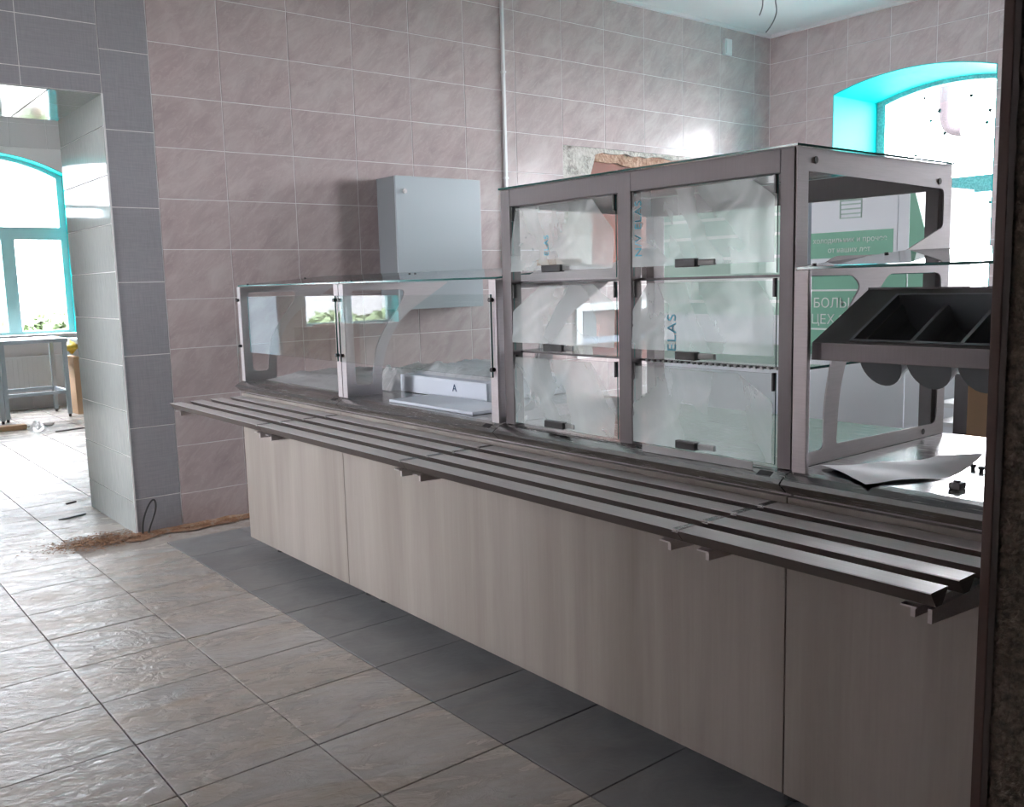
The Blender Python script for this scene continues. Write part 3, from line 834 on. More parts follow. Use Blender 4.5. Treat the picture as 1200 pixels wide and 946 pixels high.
# ------------------------------------------------------------------ serving counter
PX = 1.7507            # laminate front plane
ZT = 0.861             # worktop
XB = 2.47              # back edge
edge = [(XB, ZT), (1.772, ZT), (1.752, 0.857), (1.730, 0.846), (1.7195, 0.837), (1.748, 0.812), (XB, 0.812)]
def counter(name, y0, y1, tops, label, panels):
    t = thing(name, label, 'counter', (0, 0, 0), 0, 'serving counter units in a row')
    bm = bmesh.new(); box(bm, PX + .02, XB - .02, y0 + .004, y1 - .004, .11, .81); obj('body', bm, 'steel_plate', t)
    for a, b in panels:
        obox('front_panel', PX, PX + .018, a + .0018, b - .0018, .087, .803, 'laminate', t, .0015)
    for a, b in tops:
        bm = bmesh.new()
        prism(bm, edge, lambda u, v, d: (u, d, v), a + .002, b - .002)
        w = obj('worktop', bm, 'steel_top', t)
        q = a + .035
        bm = bmesh.new(); prism(bm, [(q, .15), (q + .036, .15), (q + .036, .85), (q, .85)], lambda u, v, d: (1.730 + .022 * v - d * .45, u, .846 + .011 * v + d * .9), -.001, .0012)
        obj('switch', bm, 'black_plastic', w)
    for yy in (y0 + .06, y1 - .06):
        for xx in (PX + .14, XB - .08):
            bm = bmesh.new(); cyl(bm, (xx, yy, .012), (xx, yy, .11), .02, 12); cyl(bm, (xx, yy, 0), (xx, yy, .012), .03, 12)
            obj('foot', bm, 'black_plastic', t)
    return t
cA = counter('serving_counter', 3.273, 4.262, [(3.25, 4.262)], 'serving counter unit with pale oak laminate front, at the far left end', [(3.273, 4.262)])
cB = counter('serving_counter', 1.196, 3.273, [(1.196, 2.240), (2.240, 3.25)], 'long middle serving counter unit with wide pale laminate front', [(1.196, 3.273)])
cD = counter('serving_counter', 0.66, 1.196, [(0.66, 1.196)], 'serving counter unit nearest the camera, under the cutlery holder', [(0.66, 1.196)])

# ---- tray rails
RAILX = [(1.388, 1.446), (1.483, 1.541), (1.578, 1.636), (1.673, 1.731)]
def rail_prof(a, b):
    m = (a + b) / 2
    return [(a, .7925), (a + .002, .794), (b - .002, .794), (b, .7925), (m + .010, .767), (m - .010, .767)]
def tray_rail(y0, y1, label, ends):
    t = thing('tray_rail', label, 'tray rail', (0, 0, 0), 0, 'tray rail sections along the counter')
    for k, (a, b) in enumerate(RAILX):
        bm = bmesh.new(); prism(bm, rail_prof(a, b), lambda u, v, d: (u, d, v), y0 + ends[0], y1 - ends[1])
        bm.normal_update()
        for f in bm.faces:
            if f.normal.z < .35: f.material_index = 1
        obj('rail', bm, ['steel_rail', 'rail_side_shade'], t)
    for y in (y0 + .042, y1 - .055):
        bm = bmesh.new()
        prism(bm, [(1.415, .7605), (PX - .001, .7605), (PX - .001, .695), (1.62, .73), (1.415, .738)], lambda u, v, d: (u, d, v), y - .004, y + .004)
        obj('bracket', bm, 'steel', t)
        obox('bracket_flange', 1.40, PX - .001, y - .014, y + .014, .7585, .7615, 'steel', t)
    if y0 < .8:
        bm = bmesh.new()
        prism(bm, [(1.405, .762), (PX - .001, .762), (PX - .001, .715), (1.405, .738)], lambda u, v, d: (u, d, v), y0 + .005, y0 + .012)
        obj('end_plate', bm, 'steel', t)
    else:
        for k, (a, b) in enumerate(RAILX):
            bm = bmesh.new(); prism(bm, [(a - .001, .789), (a + .003, .7955), (b - .003, .7955), (b + .001, .789)], lambda u, v, d: (u, d, v), y0 - .004, y0 + .012)
            obj('joint_sleeve', bm, 'steel_top', t)
    return t
tray_rail(3.252, 4.215, 'steel tray rail section at the far left end of the counter', (0, 0))
tray_rail(2.250, 3.250, 'steel tray rail section below the second low glass guard', (0, 0))
tray_rail(1.207, 2.248, 'steel tray rail section below the tall display case', (0, 0))
tray_rail(0.682, 1.205, 'steel tray rail section nearest the camera with open rail ends', (0, 0))

# ------------------------------------------------------------------ guards and display case
pY = lambda y: (lambda u, v, d: (u, d, v))
def glass_slab(name, parent, x0, x1, y0, y1, z0, z1, edge_axis):
    """slab of glass; faces normal to edge_axis are clear, narrow sides green."""
    bm = bmesh.new(); box(bm, x0, x1, y0, y1, z0, z1)
    bm.normal_update()
    for f in bm.faces:
        if abs(f.normal[edge_axis]) < 0.5: f.material_index = 1
    return obj(name, bm, ['glass', 'glass_edge'], parent)
low_outer = rounded([(1.765, .862), (1.765, 1.308), (2.27, 1.308), (2.16, 1.245), (2.03, 1.17), (1.955, 1.06), (1.925, .95), (1.925, .862)], [0, 0, .01, .02, .08, .1, .1, 0])
low_hole = rounded([(1.805, .905), (1.805, 1.282), (2.055, 1.282), (2.03, 1.225), (1.965, 1.15), (1.905, 1.06), (1.885, .95), (1.885, .905)], [.02, .01, .035, .03, .06, .1, .06, .02])
def low_guard(y0, y1, label, front, plates):
    t = thing('glass_guard', label, 'sneeze guard', (0, 0, 0), 0, 'low glass guards on the counter')
    for y in plates:
        obj('side_plate', plate(low_outer, [low_hole], lambda u, v, d: (u, d, v), y, y + .006), 'steel_plate', t)
    for y in (y0 + .002, y1 - .037):
        obox('front_post', 1.752, 1.7645, y, y + .035, .862, 1.309, 'steel_plate', t, .002)
    # glass top, rising slightly to the rear
    bm = bmesh.new()
    prism(bm, [(1.758, 1.311), (2.22, 1.348), (2.22, 1.354), (1.758, 1.317)], lambda u, v, d: (u, d, v), y0 + .003, y1 - .003)
    bm.normal_update()
    for f in bm.faces:
        if abs(f.normal.z) < .5: f.material_index = 1
    top = obj('glass_top', bm, ['glass', 'glass_edge'], t)
    for yy in (y0 + .02, y1 - .02):
        for xx in (1.80, 2.10):
            bm = bmesh.new(); cyl(bm, (xx, yy, 1.310 + (xx - 1.758) * .08), (xx, yy, 1.3205 + (xx - 1.758) * .08), .005, 10)
            obj('screw', bm, 'black_plastic', top)
    if front:
        p = glass_slab('glass_pane', t, 1.742, 1.748, front[0], front[1], 1.006, 1.264, 0)
        for yy in (y0 + .018, y1 - .018):
            for z in (1.247, 1.030):
                bm = bmesh.new(); cyl(bm, (1.738, yy, z), (1.756, yy, z), .007, 10)
                obj('clamp', bm, 'black_plastic', p)
    return t
low_guard(3.25, 4.245, 'low glass sneeze guard at the far left end, with plastic film under it', (3.262, 4.105), [4.232])
low_guard(2.245, 3.248, 'second low glass sneeze guard, next to the tall display case', (2.262, 3.238), [3.235, 2.248])
rg = low_guard(0.662, 1.188, 'glass-topped steel stand over the cutlery holder at the right', None, [0.668])

# ---- tall display case
dc = thing('display_case', 'tall glass-fronted steel display case with six film-covered flaps', 'display case')
DX, DY0, DY1, DZ1 = 1.772, 1.196, 2.235, 1.576
tall_outer = [(DX, ZT + .001), (XB, ZT + .001), (XB, DZ1), (DX, DZ1)]
h_up = rounded([(1.815, 1.526), (2.43, 1.513), (2.43, 1.415), (2.22, 1.345), (1.93, 1.341), (1.88, 1.322), (1.815, 1.322)], [0, .02, .015, .02, .02, 0, 0])
h_ll = rounded([(1.823, .893), (1.823, 1.297), (2.005, 1.296), (2.04, 1.27), (1.98, 1.21), (1.925, 1.12), (1.893, 1.0), (1.893, .893)], [.012, .01, .03, .03, .08, .1, .05, .02])
h_lr = rounded([(1.945, .900), (1.958, 1.05), (2.03, 1.18), (2.165, 1.297), (2.43, 1.297), (2.43, .893)], [.01, .1, .08, .02, .03, .03])
for y in (DY0, DY1 - .004):
    sp_ = obj('side_plate', plate(tall_outer, [h_up, h_ll, h_lr], lambda u, v, d: (u, d, v), y, y + .004), 'steel_plate', dc)
    if y == DY0:
        for (u, v) in ((1.842, 1.551), (2.405, 1.531), (2.36, .878)):
            bm = bmesh.new(); cyl(bm, (u, y - .0012, v), (u, y + .001, v), .008, 12)
            obj('bolt', bm, 'black_plastic', sp_)
for (a, b) in ((DY0 + .004, DY0 + .040), (DY1 - .046, DY1 - .004), (1.690, 1.737)):
    obox('front_post', DX - .004, DX + .036, a, b, ZT + .001, DZ1 - .001, 'steel_post', dc, .002)
obox('front_rail', DX - .003, DX + .030, DY0 + .041, DY1 - .047, 1.524, DZ1 - .001, 'steel_post', dc, .002)
obox('rear_rail', XB - .035, XB - .005, DY0 + .005, DY1 - .005, 1.512, DZ1 - .001, 'steel_post', dc, .002)
for a in (DY0 + .005, DY1 - .04): obox('rear_post', XB - .06, XB - .006, a, a + .035, ZT + .001, 1.511, 'steel_post', dc, .002)
glass_slab('glass_top', dc, DX - .006, XB + .004, DY0 - .004, DY1 + .003, DZ1 + .001, DZ1 + .006, 2)
for z in (1.300, 1.088):
    s_ = glass_slab('shelf', dc, DX + .045, XB - .06, DY0 + .012, DY1 - .012, z - .005, z + .001, 2)
    obox('shelf_edge', DX + .030, DX + .0445, DY0 + .041, DY1 - .047, z - .004, z + .0015, 'steel_post', s_)
    # perforated support lip under the right-hand half
    if z > 1.2: continue
    bm = bmesh.new()
    for k in range(22): box(bm, DX + .024, DX + .0295, 1.26 + k * .019, 1.268 + k * .019, z - .005, z + .001)
    obj('lip_teeth', bm, 'white_plastic', s_, 'stuff')
# flaps
def film_mesh(y0, y1, z0, z1, seed, style):
    cut_hi, cut_lo = style
    def f(u, v):
        # bounds pulled in toward the top corners like film folded over diagonally
        lo, hi = 0.0, 1.0
        if v > 1 - cut_hi[1]: hi = 1 - cut_hi[0] * (v - 1 + cut_hi[1]) / cut_hi[1]
        if v > 1 - cut_lo[1]: lo = cut_lo[0] * (v - 1 + cut_lo[1]) / cut_lo[1]
        s = lo + (hi - lo) * u
        y = y1 - (y1 - y0) * s
        z = z0 + (z1 - z0) * v
        p = Vector((y * 6, z * 6, seed * 3.7))
        w = abs(noise.noise(p * .8)) * .012 + abs(noise.noise(p * 2.2 + Vector((3, 1, 5)))) * .004
        w += max(0, 1 - abs((u * 1.3 - v * .9 + seed % 3 * .2) * 9 - 3)) * .004
        return (DX - .006 - w, y, z)
    return grid_surface(f, 34, 26)
rows = [(0.868, 1.078, 0.874), (1.094, 1.292, 1.098), (1.306, 1.520, 1.325)]
cols = [(1.240, 1.686, 1.526, 1.462, 1.410), (1.741, 2.184, 2.028, 1.948, 1.912)]
fstyle = [((.22, .30), (.02, .1)), ((.10, .35), (.12, .4)), ((.14, .22), (.0, .1)), ((.22, .55), (.02, .2)), ((.18, .3), (.3, .45)), ((.18, .45), (.06, .5))]
k = 0
for ci, (y0, y1, h0, h1, h2) in enumerate(cols):
    for ri, (z0, z1, hz) in enumerate(rows):
        fl = glass_slab('flap', dc, DX - .003, DX + .001, y0 + .004, y1 - .004, z0, z1, 0)
        bm = bmesh.new(); box(bm, DX - .022, DX - .003, h1, h0, hz, hz + .021, .003); obj('handle', bm, 'black_plastic', fl)
        bm = bmesh.new(); box(bm, DX - .014, DX - .003, h2, h1 - .001, hz + .003, hz + .018, .005); obj('handle_clip', bm, 'clear_clip', fl)
        for yy in (y0 + .006, y1 - .011): obox('hinge', DX - .007, DX + .004, yy, yy + .005, z1 - .040, z1 + .002, 'black_plastic', fl)
        vs, fs = film_mesh(y0 + .006, y1 - .006, z0 + .004 + (.02 if ri else 0), z1 - .004, k + 1, fstyle[k])
        raw('film', vs, fs, 'film', fl, smooth=True)
        # blue print on the protective film, running upward
        Mr = lambda y, z, s: Matrix.Translation((DX - .030, y, z)) @ Matrix(((0, 0, -1, 0), (0, 1, 0, 0), (1, 0, 0, 0), (0, 0, 0, 1)))
        if (ci, ri) == (0, 1): lettering('film_print', 'ELAS', .040, Mr(1.515, 1.165, 1), 'print_blue', fl, 'CENTER', 1.15)
        if (ci, ri) == (0, 2): lettering('film_print', 'N/V ELAS', .032, Mr(1.628, 1.425, 1), 'print_blue', fl, 'CENTER', 1.1)
        if (ci, ri) == (1, 2): lettering('film_print', 'ELAS', .026, Mr(1.985, 1.40, 1), 'print_blue', fl, 'CENTER', 1.1)
        k += 1
obox('label_strip', 1.7425, 1.7445, 1.285, 1.63, ZT - .007, ZT + .012, 'white_plastic', dc)
# corner of loose film on top of the case
vs, fs = grid_surface(lambda u, v: (1.80 + .22 * v + .02 * u, 1.86 + .24 * u - .05 * v, DZ1 + .009 + .035 * math.sin(PI * u) * v + .01 * abs(noise.noise((u * 5, v * 5, 2)))), 14, 10)
tag(raw('plastic_film', vs, fs, 'film_wrap', None, None, None, True), 'crumpled scrap of clear film lying on top of the tall display case', 'film')

# ------------------------------------------------------------------ cutlery holder
ch = thing('cutlery_holder', 'tilted steel cutlery holder with dark half-round troughs', 'cutlery holder')
CX0, CZ0, CX1, CZ1 = 1.780, 1.152, 2.005, 1.262
CY0, CY1 = 0.672, 1.157
dv = Vector((CX1 - CX0, 0, CZ1 - CZ0)); Ls = dv.length; du = dv.normalized(); nn = Vector((-du.z, 0, du.x))
def ct(s, y, h=0.0):   # point on the tilted top
    return tuple(Vector((CX0, y, CZ0)) + du * s + nn * h)
bm = bmesh.new()       # tilted rim around the tray opening
TY1, TY0, TS0, TS1 = 1.075, 0.69, .012, Ls - .025
def quadprism(bm, s0, s1, y0, y1, h0, h1):
    v = [bm.verts.new(ct(s, y, h)) for h in (h0, h1) for (s, y) in ((s0, y0), (s1, y0), (s1, y1), (s0, y1))]
    for f in ((3, 2, 1, 0), (4, 5, 6, 7), (0, 1, 5, 4), (1, 2, 6, 5), (2, 3, 7, 6), (3, 0, 4, 7)): bm.faces.new([v[i] for i in f])
quadprism(bm, 0, Ls, TY1, CY1, -.003, 0); quadprism(bm, 0, TS0, CY0, TY1, -.003, 0); quadprism(bm, TS1, Ls, CY0, TY1, -.003, 0); quadprism(bm, TS0, TS1, CY0, TY0, -.003, 0)
obj('top_plate', bm, 'steel_post', ch)
bm = bmesh.new(); box(bm, CX0 - .002, CX0 + .002, CY0, CY1, 1.114, CZ0, .001)
prism(bm, [(CX0, CZ0), (CX0, 1.114), (CX0 + .03, 1.114), (CX1, CZ1 - .02), (CX1, CZ1)], lambda u, v, d: (u, d, v), CY1 - .003, CY1)
box(bm, CX1 - .002, CX1 + .002, CY0, CY1, CZ1 - .03, CZ1 + .004)
obj('lip', bm, 'steel_post', ch)
bm = bmesh.new()
prism(bm, [(CX1 - .06, ZT), (CX1 - .03, ZT), (CX1 - .01, CZ1 - .02), (CX1 - .05, CZ1 - .03)], lambda u, v, d: (u, d, v), CY0 + .02, CY0 + .026)
obj('support', bm, 'steel_plate', ch)
# troughs: half-round channels running up the slope
pitch = .104; y = 1.068; tn = 0
while y - pitch > CY0 - .01:
    ya, yb = y, y - pitch
    R_ = (pitch - .012) / 2; yc = (ya + yb) / 2
    vs, fs = [], []
    n = 14; steps = 6
    prof = [(ya, .0)] + [(yc + R_ * math.cos(PI * q / n), -.030 - R_ * 1.02 * math.sin(PI * q / n)) for q in range(n + 1)] + [(yb, .0)]
    prof = [(ya, -.022), (ya - .004, -.022)] + [(yc + R_ * math.cos(PI * q / n), -.050 - R_ * 1.25 * math.sin(PI * q / n)) for q in range(n + 1)] + [(yb + .004, -.022), (yb, -.022)]
    for s in (TS0, TS1):
        vs += [ct(s, py, ph) for py, ph in prof]
    m_ = len(prof)
    for q in range(m_ - 1): fs.append((q, q + 1, m_ + q + 1, m_ + q))
    fs.append(tuple(range(m_))); fs.append(tuple(range(2 * m_ - 1, m_ - 1, -1)))
    # the end at the lip is closed by the same profile
    raw('trough', vs, fs, 'dark_grey_plastic', ch)
    y -= pitch; tn += 1
bm = bmesh.new()
for (s0, s1, y0, y1) in ((TS0, TS1, TY0, TY0 + .006), (TS0, TS1, 1.068, TY1), (TS0, TS0 + .006, TY0, TY1), (TS1 - .006, TS1, TY0, TY1)):
    quadprism(bm, s0, s1, y0, y1, -.026, .002)
obj('tray_rim', bm, 'dark_grey_plastic', ch)

# ------------------------------------------------------------------ things on the worktop
def crumple(name, f, nu, nv, mat, label, cat, group=None):
    vs, fs = grid_surface(f, nu, nv)
    return tag(raw(name, vs, fs, mat, None, None, None, True), label, cat, group)
def heap(x0, x1, y0, y1, h, seed, zb=0.0):
    def f(u, v):
        p = Vector((u * 4 + seed, v * 4, seed * 2.1))
        rim = min(1, 6 * min(u, 1 - u, v, 1 - v))
        z = ZT + zb + .004 + rim * h * (.35 + .6 * (.5 + .5 * noise.noise(p)) + .22 * abs(noise.noise(p * 2.3)) + .10 * abs(noise.noise(p * 5.1)))
        return (x0 + (x1 - x0) * u + .03 * noise.noise(p * 1.3) * rim, y0 + (y1 - y0) * v + .03 * noise.noise(p * 1.1 + Vector((9, 2, 0))) * rim, z)
    return f
crumple('plastic_film', heap(1.84, 2.40, 3.47, 4.18, .045, 3), 60, 70, 'film_wrap', 'flat crumpled clear plastic film under the far left glass guard', 'film')
crumple('plastic_film', heap(1.98, 2.34, 3.262, 3.44, .11, 8), 48, 48, 'film_wrap', 'heaped crumpled plastic bag at the joint of the two glass guards', 'film')
crumple('plastic_film', heap(2.05, 2.40, 2.70, 3.20, .050, 12, .074), 48, 48, 'film_wrap', 'crumpled clear film on the package under the second glass guard', 'film')
pk = thing('wrapped_package', 'white film-wrapped package with navy print under the second glass guard', 'package')
bm = bmesh.new(); box(bm, 2.02, 2.42, 2.66, 3.25, ZT + .001, ZT + .075, .012); obj('package_body', bm, 'package_white', pk)
lettering('package_print', 'A', .04, Matrix.Translation((2.0185, 2.86, ZT + .03)) @ Matrix(((0, 0, -1, 0), (-1, 0, 0, 0), (0, 1, 0, 0), (0, 0, 0, 1))), 'print_navy', pk, 'CENTER', 1.4)
bm = bmesh.new(); box(bm, 1.80, 2.00, 2.45, 2.98, ZT + .001, ZT + .012, .003)
tag(obj('foam_sheet', bm, 'package_white'), 'flat white foam sheet lying in front of the wrapped package', 'sheet')
# sheet of paper with a curled corner
PA, PB, PC_, PD = Vector((1.842, 1.172)), Vector((1.744, 1.002)), Vector((2.005, .872)), Vector((2.075, 1.015))
def paper(u, v):
    p = (1 - u) * (1 - v) * PB + u * (1 - v) * PC_ + u * v * PD + (1 - u) * v * PA
    c = max(0, u - .62) / .38
    z = ZT + .003 + .045 * c ** 2 * (1 - .75 * v) + .004 * math.sin(5 * u + 2 * v) ** 2 + .003 * math.sin(PI * v)
    return (p.x - .02 * c * c * (1 - v), p.y, z)
crumple('paper_sheet', paper, 26, 18, 'paper', 'white paper sheet with one curled corner on the right worktop', 'paper')
def screw(x, y, label):
    bm = bmesh.new()
    cyl(bm, (x, y, ZT), (x, y, ZT + .006), .005, 8); cyl(bm, (x, y, ZT + .006), (x, y, ZT + .012), .0085, 10, .006)
    tag(obj('screw', bm, 'black_plastic'), label, 'screw', 'loose screws on the right worktop')
screw(2.054, .924, 'dark screw standing on the worktop, left of the pair behind the paper')
screw(2.04, .900, 'dark screw standing on the worktop, right of the pair by the door jamb')
bm = bmesh.new(); box(bm, 1.83, 1.86, .848, .872, ZT, ZT + .014, .004); cyl(bm, (1.845, .86, ZT + .012), (1.845, .86, ZT + .018), .007, 10)
tag(obj('black_clip', bm, 'black_plastic'), 'small black plastic fitting in front of the curled paper corner', 'fitting')
tag(obox('wood_offcut', 2.05, 2.14, 2.27, 2.40, 1.352, 1.372, 'offcut_wood', None, .002), 'small brown wood offcut on the glass top beside the display case', 'offcut')

# ------------------------------------------------------------------ cartons behind the counter
def carton(y0, y1, z1, label, x0=4.6, x1=5.3):
    t = thing('carton', label, 'carton', (0, 0, 0), 0, 'tall cartons behind the counter')
    bm = bmesh.new(); box(bm, x0, x1, y0, y1, 0.0, z1, .006); obj('box_body', bm, 'carton_white', t)
    return t
ca = carton(3.03, 4.15, 1.745, 'wide white and green carton behind the tall display case')
obox('green_band', 4.594, 4.599, 3.035, 4.145, 1.07, 1.72, 'carton_green_light', ca)
for z in (1.14, 1.27, 1.40, 1.53, 1.64): obox('white_stripe', 4.591, 4.594, 3.05, 4.13, z, z + .018, 'print_white', ca)
cb = carton(2.44, 3.01, 1.745, 'green and white carton with printed label, right of the wide one')
Ml = lambda y, z: Matrix.Translation((4.588, y, z)) @ Matrix(((0, 0, -1, 0), (-1, 0, 0, 0), (0, 1, 0, 0), (0, 0, 0, 1)))
obox('label_panel', 4.594, 4.599, 2.50, 3.005, 1.335, 1.74, 'carton_white', cb)
obox('green_band', 4.591, 4.594, 2.52, 3.005, 1.385, 1.525, 'carton_green', cb)
lettering('lettering', 'холодильник и прочее', .040, Ml(2.77, 1.468), 'print_white', cb)
lettering('lettering', 'от наших лет', .040, Ml(2.77, 1.415), 'print_white', cb)
bm = bmesh.new()
for (a, b, c, d) in ((2.70, 2.83, 1.685, 1.695), (2.70, 2.83, 1.665, 1.672), (2.70, 2.83, 1.640, 1.647), (2.70, 2.83, 1.615, 1.622), (2.70, 2.706, 1.60, 1.69), (2.824, 2.83, 1.60, 1.69), (2.70, 2.83, 1.594, 1.60)): box(bm, 4.590, 4.5935, a, b, c, d)
obj('icon', bm, 'print_icon', cb, 'stuff')
obox('green_panel', 4.594, 4.599, 2.445, 3.005, 0.84, 1.325, 'carton_green', cb)
obox('white_stripe', 4.591, 4.594, 2.45, 3.0, 1.205, 1.215, 'print_white', cb); obox('white_stripe', 4.591, 4.594, 2.45, 3.0, 0.99, 1.0, 'print_white', cb)
lettering('lettering', 'Я БОЛЬШОЙ', .075, Ml(2.82, 1.115), 'print_white', cb)
lettering('lettering', 'ЦЕХ 90 лет', .075, Ml(2.80, 1.025), 'print_white', cb)
lettering('lettering', 'ЦЕХ 90', .075, Ml(2.80, 0.885), 'print_white', cb)
bm = bmesh.new(); prism(bm, [(2.438, 1.74), (2.438, .84), (2.16, .84), (2.26, 1.19), (2.425, 1.74)], lambda u, v, d: (d, u, v), 4.60, 4.606); obj('side_flap', bm, 'carton_green', cb)
bm = bmesh.new(); prism(bm, [(2.438, .838), (2.438, .05), (2.10, .05), (2.155, .838)], lambda u, v, d: (d, u, v), 4.60, 4.606); obj('side_flap', bm, 'carton_white', cb)
# things further back at the right
tag(obox('dark_crate', 3.6, 4.1, 1.585, 1.705, 0.0, .90, 'dark_brown_panel', None, .004), 'dark brown panel standing behind the right worktop', 'panel')
cs = thing('carton_sheet', 'tan cardboard sheet behind the worktop, beside the door jamb', 'cardboard')
bm = bmesh.new(); box(bm, 3.4, 3.9, 1.40, 1.56, 0, .92, .003); obj('sheet', bm, 'cardboard', cs)
rs = thing('steel_rack', 'pale steel rack with two shelves behind the display case end', 'rack')
for x in (3.75, 4.15):
    for yy in (1.735, 1.84): obox('upright', x, x + .025, yy, yy + .02, 0, .92, 'white_plastic', rs)
for z in (.66, .74, .88): obox('shelf', 3.75, 4.175, 1.735, 1.86, z, z + .018, 'white_plastic', rs)

# ------------------------------------------------------------------ back room furniture
def steel_table(x0, x1, y0, y1, h, label, ntop=True):
    t = thing('steel_table', label, 'table', (x0, y0, 0), 0, 'steel work tables in the back room')
    w, d = x1 - x0, y1 - y0
    obox('table_top', 0, w, 0, d, h - .04, h, 'steel_blue', t, .003)
    for xx in (0.01, w - .05):
        for yy in (0.01, d - .05):
            l = obox('leg', xx, xx + .04, yy, yy + .04, .03, h - .041, 'steel_blue', t)
            bm = bmesh.new(); cyl(bm, (xx + .02, yy + .02, 0), (xx + .02, yy + .02, .03), .014, 8); obj('foot', bm, 'black_plastic', l)
    for (a, b, c, e) in ((.05, w - .05, .018, .042), (.05, w - .05, d - .042, d - .018), (.018, .042, .05, d - .05), (w - .042, w - .018, .05, d - .05)):
        obox('brace', a, b, c, e, .25, .285, 'steel_blue', t)
    return t
steel_table(1.80, 2.45, 10.50, 11.15, .835, 'bare steel work table under the far window')
steel_table(1.05, 1.795, 10.40, 11.10, .87, 'taller steel work table at the left edge of the far window')
steel_table(2.62, 3.3, 10.75, 11.3, .80, 'steel work table half hidden by the tiled reveal')
tag(obox('cardboard_sheet', 2.52, 2.60, 10.62, 11.05, 0.0, .62, 'cardboard', None, .004), 'folded cardboard leaning between the back-room tables', 'cardboard')
crumple('yellow_bag', lambda u, v: (2.56 + .075 * math.sin(PI * v) * math.cos(2 * PI * u) * (1 + .4 * noise.noise((u * 5, v * 5, 1))), 10.85 + .1 * math.sin(PI * v) * math.sin(2 * PI * u), .650 + .14 * v + .02 * noise.noise((u * 6, v * 6, 4))), 20, 12, 'yellow', 'yellow bag resting on the folded cardboard in the back room', 'bag')
def radiator(x0, x1, label):
    t = thing('radiator', label, 'radiator', (0, 0, 0), 0, 'radiators below the back-room windows')
    obox('panel', x0, x1, YF - .09, YF - .05, .16, .60, 'white_plastic', t, .006)
    bm = bmesh.new()
    k_ = int((x1 - x0) / .05)
    for q in range(k_): box(bm, x0 + .012 + q * .05, x0 + .038 + q * .05, YF - .096, YF - .0905, .18, .58)
    obj('fins', bm, 'white_plastic', t, 'stuff')
    bm = bmesh.new(); cyl(bm, (x0 - .06, YF - .07, 0), (x0 - .06, YF - .07, .55), .012, 8); cyl(bm, (x0 - .06, YF - .07, .54), (x0 + .01, YF - .07, .54), .012, 8); obj('pipe', bm, 'white_plastic', t)
radiator(1.35, 2.75, 'white radiator under the far window seen through the opening')
radiator(-3.6, -2.75, 'white radiator mirrored in the second glass guard')
def small_carton(x0, x1, y0, y1, h, label):
    t = thing('cardboard_box', label, 'box', (0, 0, 0), 0, 'boxes in the back room')
    obox('box_body', x0, x1, y0, y1, 0, h, 'cardboard', t, .004)
    obox('tape', (x0 + x1) / 2 - .03, (x0 + x1) / 2 + .03, y0 - .002, y1 + .002, h - .001, h + .002, 'offcut_wood', t)
small_carton(-2.22, -1.93, 10.9, 11.3, .78, 'cardboard box beside the frosted door, mirrored in the left glass guard')
small_carton(-2.68, -2.25, 10.9, 11.4, .80, 'wider cardboard box mirrored at the joint of the glass guards')

# ------------------------------------------------------------------ debris
crumple('plastic_film', lambda u, v: (1.86 + .16 * u, 9.55 + .35 * v, .004 + .09 * math.sin(PI * u) * math.sin(PI * v) * (.5 + abs(noise.noise((u * 5, v * 5, 7))))), 20, 20, 'film_wrap', 'white plastic scrap on the back-room floor', 'film')
tag(obox('wooden_plank', 1.35, 1.87, 9.86, 9.98, 0, .045, 'offcut_wood', None, .003), 'brown wooden plank on the back-room floor', 'plank')
bm = bmesh.new(); prism(bm, [(1.90, 9.98), (2.10, 9.90), (2.16, 10.08), (1.98, 10.15)], lambda u, v, d: (u, v, d), .002, .012)
tag(obj('board_scrap', bm, 'debris_grey'), 'broken grey board scrap beside the white plastic', 'scrap')
bm = bmesh.new(); prism(bm, [(2.02, 9.40), (2.30, 9.47), (2.29, 9.52), (2.03, 9.46)], lambda u, v, d: (u, v, d), .002, .010)
tag(obj('dark_strip', bm, 'dark_wood'), 'thin dark strip on the back-room floor', 'strip')
vs, fs = grid_surface(lambda u, v: (1.20 + .16 * u, 5.70 - .03 * math.sin(PI * u) + .045 * u + .022 * v, .004 + .006 * math.sin(PI * u)), 12, 1)
o = raw('rubber_strip', vs, fs, 'black_plastic', None, None, None, True)
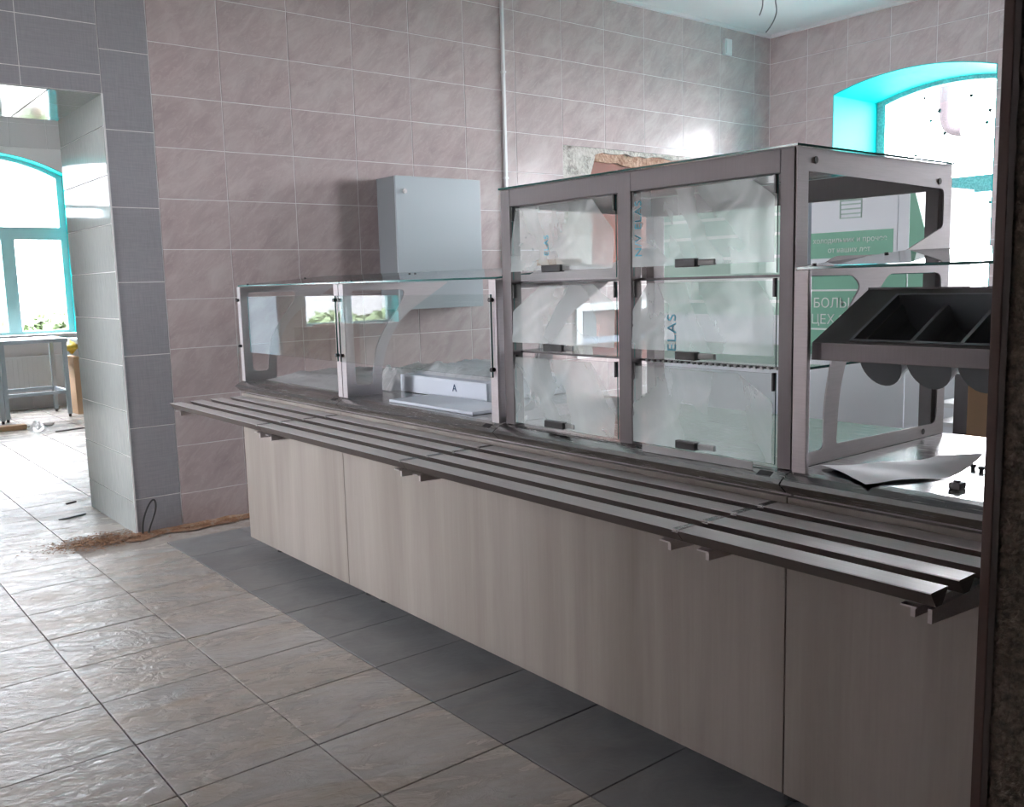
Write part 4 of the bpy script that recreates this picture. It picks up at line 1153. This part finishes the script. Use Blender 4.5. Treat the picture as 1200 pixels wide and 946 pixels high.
md = o.modifiers.new('thick', 'SOLIDIFY'); md.thickness = .006
tag(o, 'short curved black rubber strip on the floor in the opening', 'strip')
bm = bmesh.new(); prism(bm, [(1.335, 6.10), (1.40, 6.13), (1.395, 6.15), (1.335, 6.13)], lambda u, v, d: (u, v, d), 0, .006)
tag(obj('dark_chip', bm, 'dark_wood'), 'tiny dark chip on the floor by the reveal', 'chip')
tag(tube('cable_loop', [(1.462, 5.02, .008), (1.462, 5.02, .05), (1.475, 5.015, .11), (1.50, 5.01, .165), (1.528, 5.005, .195), (1.540, 5.005, .165), (1.530, 5.005, .11), (1.505, 5.01, .06), (1.490, 5.015, .006)], .005, 'black_plastic'), 'thin black cable loop sticking up at the foot of the corner', 'cable')
rnd = random.Random(4)
vs, fs = [], []
def flake(x, y, s):
    a = rnd.uniform(0, PI); z = .002 + rnd.random() * .006
    c_, s_ = math.cos(a) * s, math.sin(a) * s
    k = len(vs)
    vs.extend([(x - c_, y - s_, z), (x + s_ * .3, y - c_ * .3, z + .003), (x + c_, y + s_, z), (x - s_ * .3, y + c_ * .3, z + .001)])
    fs.append((k, k + 1, k + 2, k + 3))
for _ in range(2600):
    u = rnd.random()
    if u < .55: flake(rnd.gauss(1.24, .12), rnd.gauss(5.05, .07), rnd.uniform(.004, .016))
    else:
        x = rnd.uniform(1.25, 2.35); flake(x, YW - abs(rnd.gauss(0, .045)) - .02, rnd.uniform(.003, .012))
o = raw('sawdust', vs, fs, 'sawdust', None, 'stuff'); tag(o, 'rust-brown sawdust and chips along the foot of the tiled wall', 'sawdust', None, 'stuff')
vs, fs = grid_surface(lambda u, v: (1.35 + 1.3 * u, YW - .002 - .11 * v * (1 + .7 * noise.noise((u * 9, 2, 3))), .001 + .010 * (1 - v) ** 2 * (1 + .8 * noise.noise((u * 12, v * 3, 1)))), 60, 8)
o = raw('dust_ridge', vs, fs, 'sawdust', None, 'stuff', None, True); tag(o, 'ridge of orange-brown dust swept against the tiled wall', 'dust', None, 'stuff')
